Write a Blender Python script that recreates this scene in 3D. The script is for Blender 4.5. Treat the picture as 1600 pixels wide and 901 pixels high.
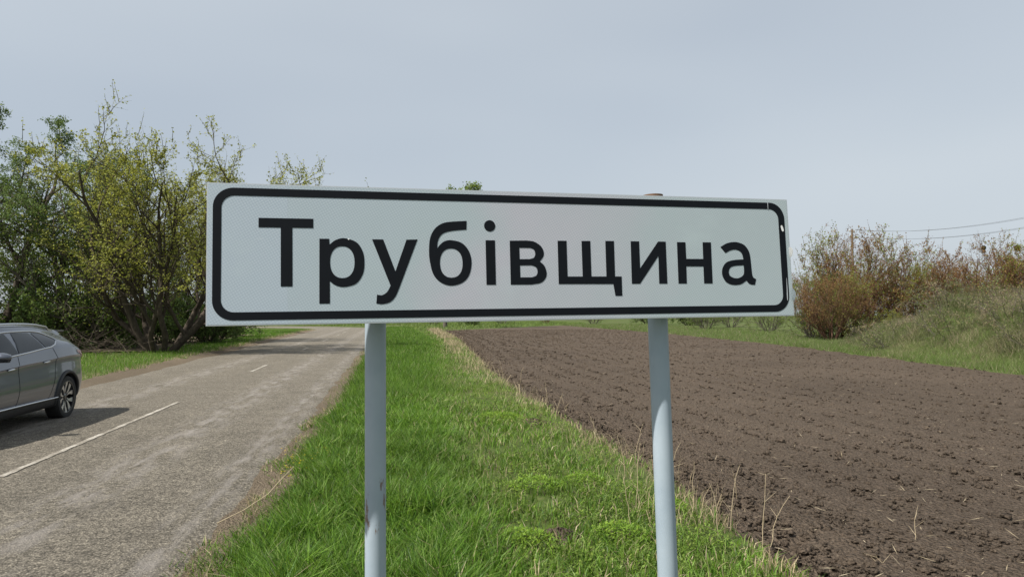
import bpy, bmesh, math, random
import numpy as np
from mathutils import Vector, Matrix

R = math.radians
for o in list(bpy.data.objects):
    bpy.data.objects.remove(o, do_unlink=True)
scn = bpy.context.scene
col = scn.collection

# ------------------------------------------------------------------ camera
cam = bpy.data.cameras.new('camera')
cam.sensor_width = 36.0
cam.lens = 25.0
cam.clip_start = 0.05
cam.clip_end = 6000
camo = bpy.data.objects.new('camera', cam)
col.objects.link(camo)
camo.location = (0, 0, 1.8)
camo.rotation_euler = (R(90 + 2.14), 0, 0)
scn.camera = camo

# ------------------------------------------------------------------ sky, sun, exposure
SUN_EL = 54.0
SUN_AZ = Vector((-0.826, -0.563))          # horizontal direction towards the sun
world = bpy.data.worlds.new('World')
scn.world = world
world.use_nodes = True
wn = world.node_tree.nodes
wl = world.node_tree.links
wn.clear()
wout = wn.new('ShaderNodeOutputWorld')
bg = wn.new('ShaderNodeBackground')
bg.inputs['Strength'].default_value = 0.083
sky = wn.new('ShaderNodeTexSky')
sky.sky_type = 'NISHITA'
sky.sun_disc = False
sky.sun_elevation = R(SUN_EL)
sky.sun_rotation = math.atan2(SUN_AZ.x, SUN_AZ.y)
sky.air_density = 1.0
sky.dust_density = 3.0
sky.ozone_density = 1.5
# a thin even veil of high cloud over the blue, with soft streaks
tc = wn.new('ShaderNodeTexCoord')
mp = wn.new('ShaderNodeMapping')
mp.inputs['Scale'].default_value = (1.2, 1.6, 4.5)
mp.inputs['Rotation'].default_value = (0.25, 0.2, 0.6)
nz = wn.new('ShaderNodeTexNoise')
nz.inputs['Scale'].default_value = 0.85
nz.inputs['Detail'].default_value = 2
nz.inputs['Roughness'].default_value = 0.5
rmp = wn.new('ShaderNodeMapRange')
rmp.inputs['From Min'].default_value = 0.3
rmp.inputs['From Max'].default_value = 0.72
rmp.inputs['To Min'].default_value = 0.6
rmp.inputs['To Max'].default_value = 0.92
mixs = wn.new('ShaderNodeMix')
mixs.data_type = 'RGBA'
VEIL = (5.7, 6.25, 6.75, 1)
mixs.inputs['B'].default_value = VEIL
wl.new(tc.outputs['Generated'], mp.inputs['Vector'])
wl.new(mp.outputs['Vector'], nz.inputs['Vector'])
wl.new(nz.outputs['Fac'], rmp.inputs['Value'])
wl.new(rmp.outputs['Result'], mixs.inputs['Factor'])
wl.new(sky.outputs['Color'], mixs.inputs['A'])
wl.new(mixs.outputs['Result'], bg.inputs['Color'])
wl.new(bg.outputs['Background'], wout.inputs['Surface'])

sl = bpy.data.lights.new('sun', 'SUN')
sl.energy = 5.0
sl.angle = R(0.8)
sl.color = (1.0, 0.95, 0.87)
so = bpy.data.objects.new('sun', sl)
col.objects.link(so)
az = SUN_AZ.normalized()
tosun = Vector((az.x * math.cos(R(SUN_EL)), az.y * math.cos(R(SUN_EL)), math.sin(R(SUN_EL))))
so.rotation_euler = tosun.to_track_quat('Z', 'Y').to_euler()
so.location = (-20, -20, 40)

scn.view_settings.view_transform = 'Standard'
scn.view_settings.look = 'None'
scn.view_settings.gamma = 1
scn.view_settings.exposure = 0.42
scn.view_settings.use_curve_mapping = False

# ------------------------------------------------------------------ frames and helpers
YAW = R(9.7)                              # the road runs 9.7 degrees left of the view axis
SU = Vector((-math.sin(YAW), math.cos(YAW), 0))
SN = Vector((math.cos(YAW), math.sin(YAW), 0))

def W(s, d, z=0.0):                       # road frame (along, right) -> world
    v = SU * s + SN * d
    return Vector((v.x, v.y, z))

def sd(x, y):
    return (-math.sin(YAW) * x + math.cos(YAW) * y, math.cos(YAW) * x + math.sin(YAW) * y)

def tag(o, label=None, cat=None, group=None, kind=None):
    if label: o['label'] = label
    if cat: o['category'] = cat
    if group: o['group'] = group
    if kind: o['kind'] = kind
    return o

def link(name, me, mat=None, parent=None):
    o = bpy.data.objects.new(name, me)
    col.objects.link(o)
    if mat is not None and me is not None and len(me.materials) == 0:
        me.materials.append(mat)
    if parent is not None:
        o.parent = parent
    return o

def empty(name, loc, rz=0.0):
    o = bpy.data.objects.new(name, None)
    o.empty_display_size = 0.3
    col.objects.link(o)
    o.location = loc
    o.rotation_euler = (0, 0, rz)
    return o

def np_mesh(name, verts, faces, cols=None, smooth=False):
    """verts Nx3; faces: list of int arrays (M,3) / (M,4)."""
    me = bpy.data.meshes.new(name)
    verts = np.asarray(verts, dtype=np.float32)
    me.vertices.add(len(verts))
    me.vertices.foreach_set('co', verts.ravel())
    faces = [np.asarray(f, dtype=np.int32) for f in faces if len(f)]
    nl = sum(f.size for f in faces)
    npoly = sum(len(f) for f in faces)
    me.loops.add(nl)
    me.polygons.add(npoly)
    me.loops.foreach_set('vertex_index', np.concatenate([f.ravel() for f in faces]))
    totals = np.concatenate([np.full(len(f), f.shape[1], dtype=np.int32) for f in faces])
    starts = np.concatenate([[0], np.cumsum(totals)[:-1]]).astype(np.int32)
    me.polygons.foreach_set('loop_start', starts)
    if smooth:
        me.polygons.foreach_set('use_smooth', np.ones(npoly, dtype=bool))
    me.update(calc_edges=True)
    if cols is not None:
        a = me.color_attributes.new('Col', 'FLOAT_COLOR', 'POINT')
        c4 = np.ones((len(verts), 4), dtype=np.float32)
        c4[:, :3] = cols
        a.data.foreach_set('color', c4.ravel())
    return me

def bm_mesh(name, bm, smooth=True, angle=35):
    me = bpy.data.meshes.new(name)
    bmesh.ops.recalc_face_normals(bm, faces=bm.faces[:])
    bm.to_mesh(me)
    bm.free()
    if smooth:
        me.polygons.foreach_set('use_smooth', np.ones(len(me.polygons), dtype=bool))
        me.set_sharp_from_angle(angle=R(angle))
    return me

# --- value noise
def _hash(ix, iy, seed):
    h = (ix.astype(np.int64) * 374761393 + iy.astype(np.int64) * 668265263 + seed * 1442695041) & 0x7fffffff
    h = ((h ^ (h >> 13)) * 1274126177) & 0x7fffffff
    h = h ^ (h >> 16)
    return (h & 0xffff) / 65535.0

def vnoise(x, y, seed=0):
    x = np.asarray(x, dtype=np.float64); y = np.asarray(y, dtype=np.float64)
    ix = np.floor(x); iy = np.floor(y)
    fx = x - ix; fy = y - iy
    fx = fx * fx * (3 - 2 * fx); fy = fy * fy * (3 - 2 * fy)
    a = _hash(ix, iy, seed); b = _hash(ix + 1, iy, seed)
    c = _hash(ix, iy + 1, seed); d = _hash(ix + 1, iy + 1, seed)
    return (a * (1 - fx) + b * fx) * (1 - fy) + (c * (1 - fx) + d * fx) * fy

def fbm(x, y, seed=0, octv=4, gain=0.5):
    t = 0; a = 1; s = 0
    for k in range(octv):
        t = t + a * vnoise(x * 2 ** k, y * 2 ** k, seed + k * 17)
        s += a; a *= gain
    return t / s

def sstep(a, b, x):
    t = np.clip((x - a) / (b - a), 0, 1)
    return t * t * (3 - 2 * t)

# ------------------------------------------------------------------ material helpers
def new_mat(name):
    m = bpy.data.materials.new(name)
    m.use_nodes = True
    nt = m.node_tree
    return m, nt.nodes, nt.links, nt.nodes['Principled BSDF']

def plain(name, c, rough=0.5, metal=0.0, coat=0.0, spec=None, var=0.0, vscale=8.0, bump=0.0):
    m, n, l, p = new_mat(name)
    p.inputs['Base Color'].default_value = (*c, 1)
    p.inputs['Roughness'].default_value = rough
    p.inputs['Metallic'].default_value = metal
    p.inputs['Coat Weight'].default_value = coat
    p.inputs['Coat Roughness'].default_value = 0.04
    if spec is not None:
        p.inputs['Specular IOR Level'].default_value = spec
    if var or bump:
        t = n.new('ShaderNodeTexCoord')
        z = n.new('ShaderNodeTexNoise')
        z.inputs['Scale'].default_value = vscale
        z.inputs['Detail'].default_value = 5
        l.new(t.outputs['Object'], z.inputs['Vector'])
        if var:
            r = n.new('ShaderNodeMapRange')
            r.inputs['To Min'].default_value = 1 - var
            r.inputs['To Max'].default_value = 1 + var
            l.new(z.outputs['Fac'], r.inputs['Value'])
            x = n.new('ShaderNodeMix'); x.data_type = 'RGBA'; x.blend_type = 'MULTIPLY'
            x.inputs['Factor'].default_value = 1
            x.inputs['A'].default_value = (*c, 1)
            l.new(r.outputs['Result'], x.inputs['B'])
            l.new(x.outputs['Result'], p.inputs['Base Color'])
        if bump:
            b = n.new('ShaderNodeBump')
            b.inputs['Strength'].default_value = bump
            b.inputs['Distance'].default_value = 0.01
            l.new(z.outputs['Fac'], b.inputs['Height'])
            l.new(b.outputs['Normal'], p.inputs['Normal'])
    return m

def leafy(name, transl=0.35, rough=0.55, spec=0.3):
    """colour from the Col attribute, with light passing through the blade"""
    m, n, l, p = new_mat(name)
    a = n.new('ShaderNodeAttribute'); a.attribute_name = 'Col'
    l.new(a.outputs['Color'], p.inputs['Base Color'])
    p.inputs['Roughness'].default_value = rough
    p.inputs['Specular IOR Level'].default_value = spec
    t = n.new('ShaderNodeBsdfTranslucent')
    hs = n.new('ShaderNodeHueSaturation')
    hs.inputs['Hue'].default_value = 0.485
    hs.inputs['Value'].default_value = 1.3
    l.new(a.outputs['Color'], hs.inputs['Color'])
    l.new(hs.outputs['Color'], t.inputs['Color'])
    mx = n.new('ShaderNodeMixShader')
    mx.inputs['Fac'].default_value = transl
    l.new(p.outputs['BSDF'], mx.inputs[1])
    l.new(t.outputs['BSDF'], mx.inputs[2])
    l.new(mx.outputs['Shader'], n['Material Output'].inputs['Surface'])
    return m

def ramp(n, l, src, stops):
    r = n.new('ShaderNodeValToRGB')
    e = r.color_ramp.elements
    while len(e) < len(stops):
        e.new(0.5)
    for k, (pos, c) in enumerate(stops):
        e[k].position = pos
        e[k].color = (*c, 1)
    l.new(src, r.inputs['Fac'])
    return r

def noise(n, l, coord, scale, detail=4, rough=0.55, mapping=None):
    z = n.new('ShaderNodeTexNoise')
    z.inputs['Scale'].default_value = scale
    z.inputs['Detail'].default_value = detail
    z.inputs['Roughness'].default_value = rough
    if mapping:
        m = n.new('ShaderNodeMapping')
        m.inputs['Scale'].default_value = mapping
        l.new(coord, m.inputs['Vector'])
        l.new(m.outputs['Vector'], z.inputs['Vector'])
    else:
        l.new(coord, z.inputs['Vector'])
    return z

def mixc(n, l, fac, a, b, mode='MIX'):
    x = n.new('ShaderNodeMix'); x.data_type = 'RGBA'; x.blend_type = mode
    for key, v in (('Factor', fac), ('A', a), ('B', b)):
        if isinstance(v, (int, float)):
            x.inputs[key].default_value = v
        elif isinstance(v, tuple):
            x.inputs[key].default_value = (*v, 1)
        else:
            l.new(v, x.inputs[key])
    return x.outputs['Result']

def maprange(n, l, v, a, b, c, d):
    r = n.new('ShaderNodeMapRange')
    r.inputs['From Min'].default_value = a; r.inputs['From Max'].default_value = b
    r.inputs['To Min'].default_value = c; r.inputs['To Max'].default_value = d
    l.new(v, r.inputs['Value'])
    return r.outputs['Result']

# --- ground under the grass
def mat_ground():
    m, n, l, p = new_mat('ground_soil_and_turf')
    g = n.new('ShaderNodeTexCoord').outputs['Object']
    n1 = noise(n, l, g, 0.35, 5)
    n2 = noise(n, l, g, 9.0, 6, 0.7)
    turf = ramp(n, l, n2.outputs['Fac'], [(0.25, (0.035, 0.05, 0.014)), (0.55, (0.075, 0.105, 0.028)), (0.8, (0.14, 0.13, 0.06))])
    soil = ramp(n, l, n2.outputs['Fac'], [(0.25, (0.07, 0.052, 0.036)), (0.6, (0.15, 0.115, 0.078)), (0.85, (0.25, 0.205, 0.14))])
    f = maprange(n, l, n1.outputs['Fac'], 0.52, 0.68, 0.0, 0.8)
    l.new(mixc(n, l, f, turf.outputs['Color'], soil.outputs['Color']), p.inputs['Base Color'])
    p.inputs['Roughness'].default_value = 0.95
    p.inputs['Specular IOR Level'].default_value = 0.1
    b = n.new('ShaderNodeBump'); b.inputs['Strength'].default_value = 0.8; b.inputs['Distance'].default_value = 0.05
    l.new(n2.outputs['Fac'], b.inputs['Height']); l.new(b.outputs['Normal'], p.inputs['Normal'])
    return m

def mat_soil(name, dark, mid, light, sc=1.0):
    m, n, l, p = new_mat(name)
    g = n.new('ShaderNodeTexCoord').outputs['Object']
    n1 = noise(n, l, g, 0.22, 3)
    n2 = noise(n, l, g, 24.0 * sc, 8, 0.75)
    v = n.new('ShaderNodeTexVoronoi'); v.inputs['Scale'].default_value = 30 * sc
    l.new(g, v.inputs['Vector'])
    c = ramp(n, l, n2.outputs['Fac'], [(0.28, dark), (0.5, mid), (0.75, light)])
    t = maprange(n, l, n1.outputs['Fac'], 0.3, 0.7, 0.86, 1.12)
    l.new(mixc(n, l, 1.0, c.outputs['Color'], t, 'MULTIPLY'), p.inputs['Base Color'])
    p.inputs['Roughness'].default_value = 0.95
    p.inputs['Specular IOR Level'].default_value = 0.12
    b = n.new('ShaderNodeBump'); b.inputs['Strength'].default_value = 0.9; b.inputs['Distance'].default_value = 0.03
    b2 = n.new('ShaderNodeBump'); b2.inputs['Strength'].default_value = 1.0; b2.inputs['Distance'].default_value = 0.045
    l.new(n2.outputs['Fac'], b.inputs['Height'])
    l.new(v.outputs['Distance'], b2.inputs['Height']); b2.invert = True
    l.new(b.outputs['Normal'], b2.inputs['Normal'])
    l.new(b2.outputs['Normal'], p.inputs['Normal'])
    return m

def mat_road():
    m, n, l, p = new_mat('worn_chip_asphalt')
    g = n.new('ShaderNodeTexCoord').outputs['Object']
    v = n.new('ShaderNodeTexVoronoi'); v.inputs['Scale'].default_value = 62
    l.new(g, v.inputs['Vector'])
    n2 = noise(n, l, g, 38, 5, 0.75)
    n3 = noise(n, l, g, 1.3, 5, 0.6)
    n4 = noise(n, l, g, 7.0, 4, 0.6, (1.0, 0.22, 1))
    chips = ramp(n, l, n2.outputs['Fac'], [(0.3, (0.05, 0.044, 0.035)), (0.47, (0.20, 0.177, 0.14)), (0.66, (0.41, 0.365, 0.29))])
    gap = maprange(n, l, v.outputs['Distance'], 0.2, 0.7, 1.2, 0.5)
    c = mixc(n, l, 1.0, chips.outputs['Color'], gap, 'MULTIPLY')
    c = mixc(n, l, 1.0, c, maprange(n, l, n3.outputs['Fac'], 0.3, 0.7, 0.84, 1.14), 'MULTIPLY')
    n6 = noise(n, l, g, 16, 4, 0.7)
    c = mixc(n, l, 1.0, c, maprange(n, l, n6.outputs['Fac'], 0.34, 0.66, 0.62, 1.26), 'MULTIPLY')
    # polished grey wheel tracks along the lane (own colour of the bleeding binder)
    sx = n.new('ShaderNodeSeparateXYZ'); l.new(g, sx.inputs['Vector'])
    tot = None
    for dc, wd in ((-2.95, 0.5), (-5.6, 0.5), (-1.7, 0.3)):
        a = n.new('ShaderNodeMath'); a.operation = 'ADD'; a.inputs[1].default_value = -dc
        l.new(sx.outputs['X'], a.inputs[0])
        b = n.new('ShaderNodeMath'); b.operation = 'ABSOLUTE'; l.new(a.outputs[0], b.inputs[0])
        q = maprange(n, l, b.outputs[0], 0.0, wd, 1.0, 0.0)
        if tot is None: tot = q
        else:
            mm = n.new('ShaderNodeMath'); mm.operation = 'MAXIMUM'
            l.new(tot, mm.inputs[0]); l.new(q, mm.inputs[1]); tot = mm.outputs[0]
    mu = n.new('ShaderNodeMath'); mu.operation = 'MULTIPLY'
    l.new(tot, mu.inputs[0]); l.new(maprange(n, l, n4.outputs['Fac'], 0.44, 0.66, 0.0, 0.85), mu.inputs[1])
    c = mixc(n, l, mu.outputs[0], c, (0.30, 0.275, 0.25))
    # fine cracks
    vc = n.new('ShaderNodeTexVoronoi'); vc.feature = 'DISTANCE_TO_EDGE'; vc.inputs['Scale'].default_value = 1.1
    wob = n.new('ShaderNodeVectorMath'); wob.operation = 'ADD'
    wn_ = noise(n, l, g, 3.0, 4, 0.6)
    l.new(g, wob.inputs[0]); l.new(wn_.outputs['Color'], wob.inputs[1])
    l.new(wob.outputs[0], vc.inputs['Vector'])
    ck = maprange(n, l, vc.outputs['Distance'], 0.0, 0.016, 0.45, 0.0)
    cm = n.new('ShaderNodeMath'); cm.operation = 'MULTIPLY'
    l.new(ck, cm.inputs[0]); l.new(maprange(n, l, n3.outputs['Fac'], 0.45, 0.6, 0.0, 1.0), cm.inputs[1])
    c = mixc(n, l, cm.outputs[0], c, (0.06, 0.054, 0.048))
    l.new(c, p.inputs['Base Color'])
    p.inputs['Roughness'].default_value = 0.88
    p.inputs['Specular IOR Level'].default_value = 0.25
    b = n.new('ShaderNodeBump'); b.inputs['Strength'].default_value = 0.75; b.inputs['Distance'].default_value = 0.012
    b.invert = True
    l.new(v.outputs['Distance'], b.inputs['Height'])
    b2 = n.new('ShaderNodeBump'); b2.inputs['Strength'].default_value = 1.0; b2.inputs['Distance'].default_value = 0.03
    l.new(n2.outputs['Fac'], b2.inputs['Height']); l.new(b.outputs['Normal'], b2.inputs['Normal'])
    l.new(b2.outputs['Normal'], p.inputs['Normal'])
    return m

def mat_marking():
    m, n, l, p = new_mat('worn_white_road_paint')
    g = n.new('ShaderNodeTexCoord').outputs['Object']
    n2 = noise(n, l, g, 34, 6, 0.75)
    n3 = noise(n, l, g, 2.2, 3)
    ad = n.new('ShaderNodeMath'); ad.operation = 'ADD'
    l.new(n2.outputs['Fac'], ad.inputs[0])
    l.new(maprange(n, l, n3.outputs['Fac'], 0.3, 0.7, -0.12, 0.12), ad.inputs[1])
    c = ramp(n, l, ad.outputs[0], [(0.40, (0.16, 0.14, 0.11)), (0.54, (0.32, 0.295, 0.25)), (0.72, (0.50, 0.475, 0.425))])
    l.new(c.outputs['Color'], p.inputs['Base Color'])
    p.inputs['Roughness'].default_value = 0.85
    b = n.new('ShaderNodeBump'); b.inputs['Strength'].default_value = 0.6; b.inputs['Distance'].default_value = 0.012
    l.new(n2.outputs['Fac'], b.inputs['Height']); l.new(b.outputs['Normal'], p.inputs['Normal'])
    return m

def mat_bark(name, dark, light):
    m, n, l, p = new_mat(name)
    g = n.new('ShaderNodeTexCoord').outputs['Object']
    z = noise(n, l, g, 9, 6, 0.7, (1, 1, 0.3))
    c = ramp(n, l, z.outputs['Fac'], [(0.3, dark), (0.7, light)])
    l.new(c.outputs['Color'], p.inputs['Base Color'])
    p.inputs['Roughness'].default_value = 0.9
    p.inputs['Specular IOR Level'].default_value = 0.15
    b = n.new('ShaderNodeBump'); b.inputs['Strength'].default_value = 0.6; b.inputs['Distance'].default_value = 0.02
    l.new(z.outputs['Fac'], b.inputs['Height']); l.new(b.outputs['Normal'], p.inputs['Normal'])
    return m

M_ground = mat_ground()
M_field = mat_soil('ploughed_brown_earth', (0.05, 0.0375, 0.0275), (0.108, 0.083, 0.062), (0.17, 0.135, 0.103))
M_dirt = mat_soil('dry_roadside_dirt', (0.10, 0.078, 0.055), (0.20, 0.16, 0.115), (0.33, 0.27, 0.19), 1.5)
M_road = mat_road()
M_mark = mat_marking()
M_grass = leafy('grass_blades', 0.42, 0.5, 0.3)
M_leaf = leafy('spring_leaves', 0.4)
M_dry = leafy('dry_straw', 0.25, 0.7, 0.2)

# ------------------------------------------------------------------ terrain
def d_left_edge(s):                       # left edge of the asphalt
    return -7.35 - 0.02 * s
def d_right_edge(s):
    return -1.10 + 0.001 * s
def field_left(s):
    return np.interp(s, [-10, 5, 8, 17, 24, 52, 84, 140], [2.5, 2.72, 2.98, 2.95, 3.2, 5.0, 6.1, 7.5])
def field_right(s):
    return np.interp(s, [-15, 0, 18.6, 38.3, 67.4, 121, 160], [14.5, 16.2, 18.9, 23.3, 27.1, 29.9, 31])
def field_far(d):
    return 83.0 + (np.asarray(d) - 6.0) * 1.63

def bank(s, d):                           # overgrown bank right of the field
    e = d - field_right(s)
    prof = sstep(0.4, 4.2, e) * (1 - 0.35 * sstep(9, 18, e))
    win = sstep(-25, -8, s) * (1 - sstep(27, 41, s))
    lump = 0.5 + 1.0 * fbm(s * 0.42, d * 0.42, 5, 3)
    return 1.75 * prof * win * lump

def ground_z(s, d):
    s = np.asarray(s, dtype=float); d = np.asarray(d, dtype=float)
    z = 0.05 * (fbm(s * 0.6, d * 0.6, 3, 3) - 0.5)
    inroad = sstep(-0.35, 0.05, d - d_left_edge(s) ) * (1 - sstep(-0.05, 0.3, d - d_right_edge(s)))
    infield = sstep(-0.1, 0.35, d - field_left(s)) * (1 - sstep(-0.35, 0.1, d - field_right(s))) * (1 - sstep(-0.6, 0.2, s - field_far(d)))
    verge = 0.035 + 0.06 * sstep(-1.2, 0.6, d) * (1 - sstep(1.2, 2.8, d))
    base = z + verge
    base = base * (1 - inroad) + inroad * -0.06
    # road bend far away
    rb = sstep(88, 90, s) * (1 - sstep(120, 122, s)) * (1 - sstep(-2, 0, d))
    base = base * (1 - rb) - 0.05 * rb
    base = base * (1 - infield) - 0.14 * infield
    return base + bank(s, d)

def axis(stops):
    """graded grid lines: list of (start, step) up to the final value"""
    out = []
    for (a, st), (b, _) in zip(stops[:-1], stops[1:]):
        out.extend(np.arange(a, b, st))
    out.append(stops[-1][0])
    return np.array(out)

def grid_mesh(name, S, D, Z, smooth=True):
    ns, nd = S.shape
    v = np.stack([D.ravel(), S.ravel(), Z.ravel()], axis=1)
    i = np.arange(ns * nd).reshape(ns, nd)
    f = np.stack([i[:-1, :-1], i[:-1, 1:], i[1:, 1:], i[1:, :-1]], axis=-1).reshape(-1, 4)
    return np_mesh(name, v, [f], smooth=smooth)

ss = axis([(-400, 60), (-40, 4), (-8, 0.5), (60, 1.5), (140, 20), (500, 250), (3500, 0)])
ds = axis([(-2500, 250), (-200, 20), (-40, 2), (-14, 0.3), (6, 0.6), (34, 0.8), (50, 6), (160, 40), (400, 250), (2600, 0)])
S, D = np.meshgrid(ss, ds, indexing='ij')
ground = link('ground', grid_mesh('ground', S, D, ground_z(S, D)), M_ground)
ground.rotation_euler.z = YAW
tag(ground, kind='structure')

# --- road: straight, then a bend to the left
def road_strip():
    cs = []
    for s in np.arange(-30, 92, 0.5):
        cs.append((s, d_left_edge(s), s, d_right_edge(s)))
    L0, R0 = d_left_edge(92), d_right_edge(92)
    cd = (L0 + R0) / 2; hw = (R0 - L0) / 2
    rad = 24.0
    for k in range(1, 41):
        a = R(90) * k / 40
        cxs, cxd = 92, cd - rad
        cs.append((cxs + math.sin(a) * (rad - hw), cxd + math.cos(a) * (rad - hw), cxs + math.sin(a) * (rad + hw), cxd + math.cos(a) * (rad + hw)))
    for k in range(1, 40):
        dd = cd - rad - k * 3.0
        cs.append((92 + rad - hw, dd, 92 + rad + hw, dd))
    return np.array(cs)
rs = road_strip()
nx = 15
T = np.linspace(0, 1, nx)
Sg = rs[:, 0:1] * (1 - T) + rs[:, 2:3] * T
Dg = rs[:, 1:2] * (1 - T) + rs[:, 3:4] * T
# crumbling edges
jag = (fbm(Sg * 1.7, Dg * 0 + 3, 11, 4) - 0.5) * 0.42 + (fbm(Sg * 0.35, Dg * 0 + 8, 12, 2) - 0.5) * 0.5
edge = np.zeros(nx); edge[0] = 1; edge[-1] = 1; edge[1] = 0.4; edge[-2] = 0.4
Dg = Dg + jag * edge[None, :]
Zg = 0.012 + 0.035 * (1 - (2 * T - 1) ** 2)[None, :] + 0.012 * (fbm(Sg * 0.5, Dg * 0.9, 21, 3) - 0.5)
Zg[:, 0] -= 0.06; Zg[:, -1] -= 0.06
road = link('road', grid_mesh('road', Sg, Dg, Zg), M_road)
road.rotation_euler.z = YAW
tag(road, kind='structure')

def road_z(s, d):
    t = (d - d_left_edge(s)) / (d_right_edge(s) - d_left_edge(s))
    return 0.012 + 0.035 * (1 - (2 * t - 1) ** 2) + 0.012 * (fbm(s * 0.5, d * 0.9, 21, 3) - 0.5)

def marking(s0, s1, wd=0.1):
    ls = np.linspace(s0, s1, max(4, int((s1 - s0) / 0.12)))
    dc = -4.1 - 0.0065 * ls
    e0 = (fbm(ls * 9, ls * 0, 31, 2) - 0.5) * 0.035
    e1 = (fbm(ls * 9, ls * 0 + 5, 37, 2) - 0.5) * 0.035
    Sm = np.stack([ls, ls], 1)
    Dm = np.stack([dc - wd / 2 + e0, dc + wd / 2 + e1], 1)
    Zm = road_z(Sm, Dm) + 0.008
    return link('lane_marking', grid_mesh('lane_marking', Sm, Dm, Zm), M_mark, road)
for a, b in ((-3.6, 2.4), (8.6, 15.3), (23.2, 26.1), (36.8, 39.8), (48.6, 53.0), (61.5, 66.5), (71, 77)):
    marking(a, b, 0.075 if a < 20 else 0.10)

# --- dirt shoulders where the grass gives way to grit
def shoulder(name, s0, s1, din, dout, seed):
    ls = axis([(s0, 0.25), (s1, 0)])
    tt = np.linspace(0, 1, 7)
    A = din(ls) ; B = dout(ls)
    wob = (fbm(ls * 0.9, ls * 0, seed, 4) - 0.5) * 0.9
    Sm = np.repeat(ls[:, None], 7, 1)
    Dm = A[:, None] * (1 - tt) + (B + wob)[:, None] * tt
    Zm = -0.03 + 0.04 * (fbm(Sm * 3, Dm * 3, seed + 3, 3) - 0.5) + 0.1 * tt[None, :]
    Zm[:, -1] -= 0.14
    Zm[:, 0] = -0.06
    o = link(name, grid_mesh(name, Sm, Dm, Zm), M_dirt)
    o.rotation_euler.z = YAW
    return tag(o, kind='structure')
shoulder('dirt_shoulder_right', -6, 90, lambda s: d_right_edge(s) - 0.6, lambda s: d_right_edge(s) + 0.4 - 0.002 * s, 41)
shoulder('dirt_shoulder_left', -6, 90, lambda s: d_left_edge(s) + 0.6, lambda s: d_left_edge(s) - 0.75, 47)

# --- bare garden soil behind the left verge
gs = axis([(36, 0.6), (66, 0)]); gd = axis([(-30, 0.7), (-11.6, 0)])
Sg_, Dg_ = np.meshgrid(gs, gd, indexing='ij')
garden = link('garden_soil', grid_mesh('garden_soil', Sg_, Dg_, 0.09 + 0.08 * (fbm(Sg_ * 2, Dg_ * 2, 95, 3) - 0.5)), M_dirt)
garden.rotation_euler.z = YAW
tag(garden, kind='structure')

# --- ploughed field with real relief
fs = []
s_ = -4.0
while s_ < 126:
    fs.append(s_)
    s_ += max(0.028, 0.0052 * max(0.0, s_)) if s_ > 2.5 else 0.25
fs = np.array(fs)
ft = np.linspace(0, 1, 330) ** 1.25
Sf = np.repeat(fs[:, None], len(ft), 1)
Dl = field_left(fs) + (fbm(fs * 0.8, fs * 0, 51, 4) - 0.5) * 0.7
Dr = field_right(fs) + (fbm(fs * 0.5, fs * 0, 53, 3) - 0.5) * 0.8
Df = Dl[:, None] * (1 - ft) + Dr[:, None] * ft
cut = np.minimum(Sf, field_far(Df))
cl = (fbm(cut * 8, Df * 8, 61, 5, 0.75) - 0.5)
big = (fbm(cut * 1.5, Df * 1.5, 63, 3) - 0.5)
fur = np.sin((Df - field_left(cut)) * 2 * math.pi / 0.75 + 2.5 * fbm(cut * 0.3, Df * 0.3, 65, 2))
edgeclod = 1 - sstep(0.0, 1.6, Df - Dl[:, None])
Zf = 0.005 + cl * (0.042 + 0.10 * edgeclod) + big * (0.025 + 0.08 * edgeclod) + 0.012 * fur - 0.03
Zf[:, 0] = -0.13; Zf[:, -1] = -0.13
FIELD = (Dl, Dr)
field = link('ploughed_field', grid_mesh('ploughed_field', cut, Df, Zf), M_field)
field.rotation_euler.z = YAW
tag(field, kind='structure')

rng = np.random.default_rng(7)

# clods: loose lumps of earth, too many to count
def ico():
    bm = bmesh.new(); bmesh.ops.create_icosphere(bm, subdivisions=1, radius=1)
    v = np.array([q.co[:] for q in bm.verts]); f = np.array([[x.index for x in q.verts] for q in bm.faces]); bm.free()
    return v, f
IV, IF = ico()
def clods(n):
    # more and larger near the viewer, where they show
    s = 3.0 + 85 * rng.random(n) ** 2.3
    t = rng.random(n) ** 1.5
    a = field_left(s) + 0.02; b = field_right(s)
    lim = np.minimum(b, s * 1.15 + 3)
    d = a + (lim - a) * t
    e = 1 - sstep(0.0, 1.4, d - a)
    r = 0.006 + 0.013 * rng.random(n) ** 3 + 0.022 * (rng.random(n) ** 12) + 0.012 * e * rng.random(n) ** 2.5
    r *= (0.8 + 0.022 * s)
    k = s < field_far(d) - 0.5
    s, d, e, r = s[k], d[k], e[k], r[k]; n = len(s)
    cl_ = (fbm(s * 8, d * 8, 61, 5, 0.75) - 0.5); bg_ = (fbm(s * 1.5, d * 1.5, 63, 3) - 0.5)
    z = -0.025 + cl_ * (0.042 + 0.10 * e) + bg_ * (0.025 + 0.08 * e) + r * 0.25
    jit = 1 + 0.42 * rng.standard_normal((n, 12, 1)).clip(-1.4, 1.6)
    V = IV[None] * jit * r[:, None, None] * (1 + 0.5 * rng.random((n, 1, 3))) * np.array([1, 1, 0.72])
    V = V + np.stack([d, s, z], 1)[:, None, :]
    F = (IF[None] + (np.arange(n) * 12)[:, None, None]).reshape(-1, 3)
    o = link('soil_clods', np_mesh('soil_clods', V.reshape(-1, 3), [F], smooth=False), M_field)
    o.rotation_euler.z = YAW
    tag(o, 'loose brown clods of earth scattered over the ploughed field', 'soil', kind='stuff')
clods(40000)
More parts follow.
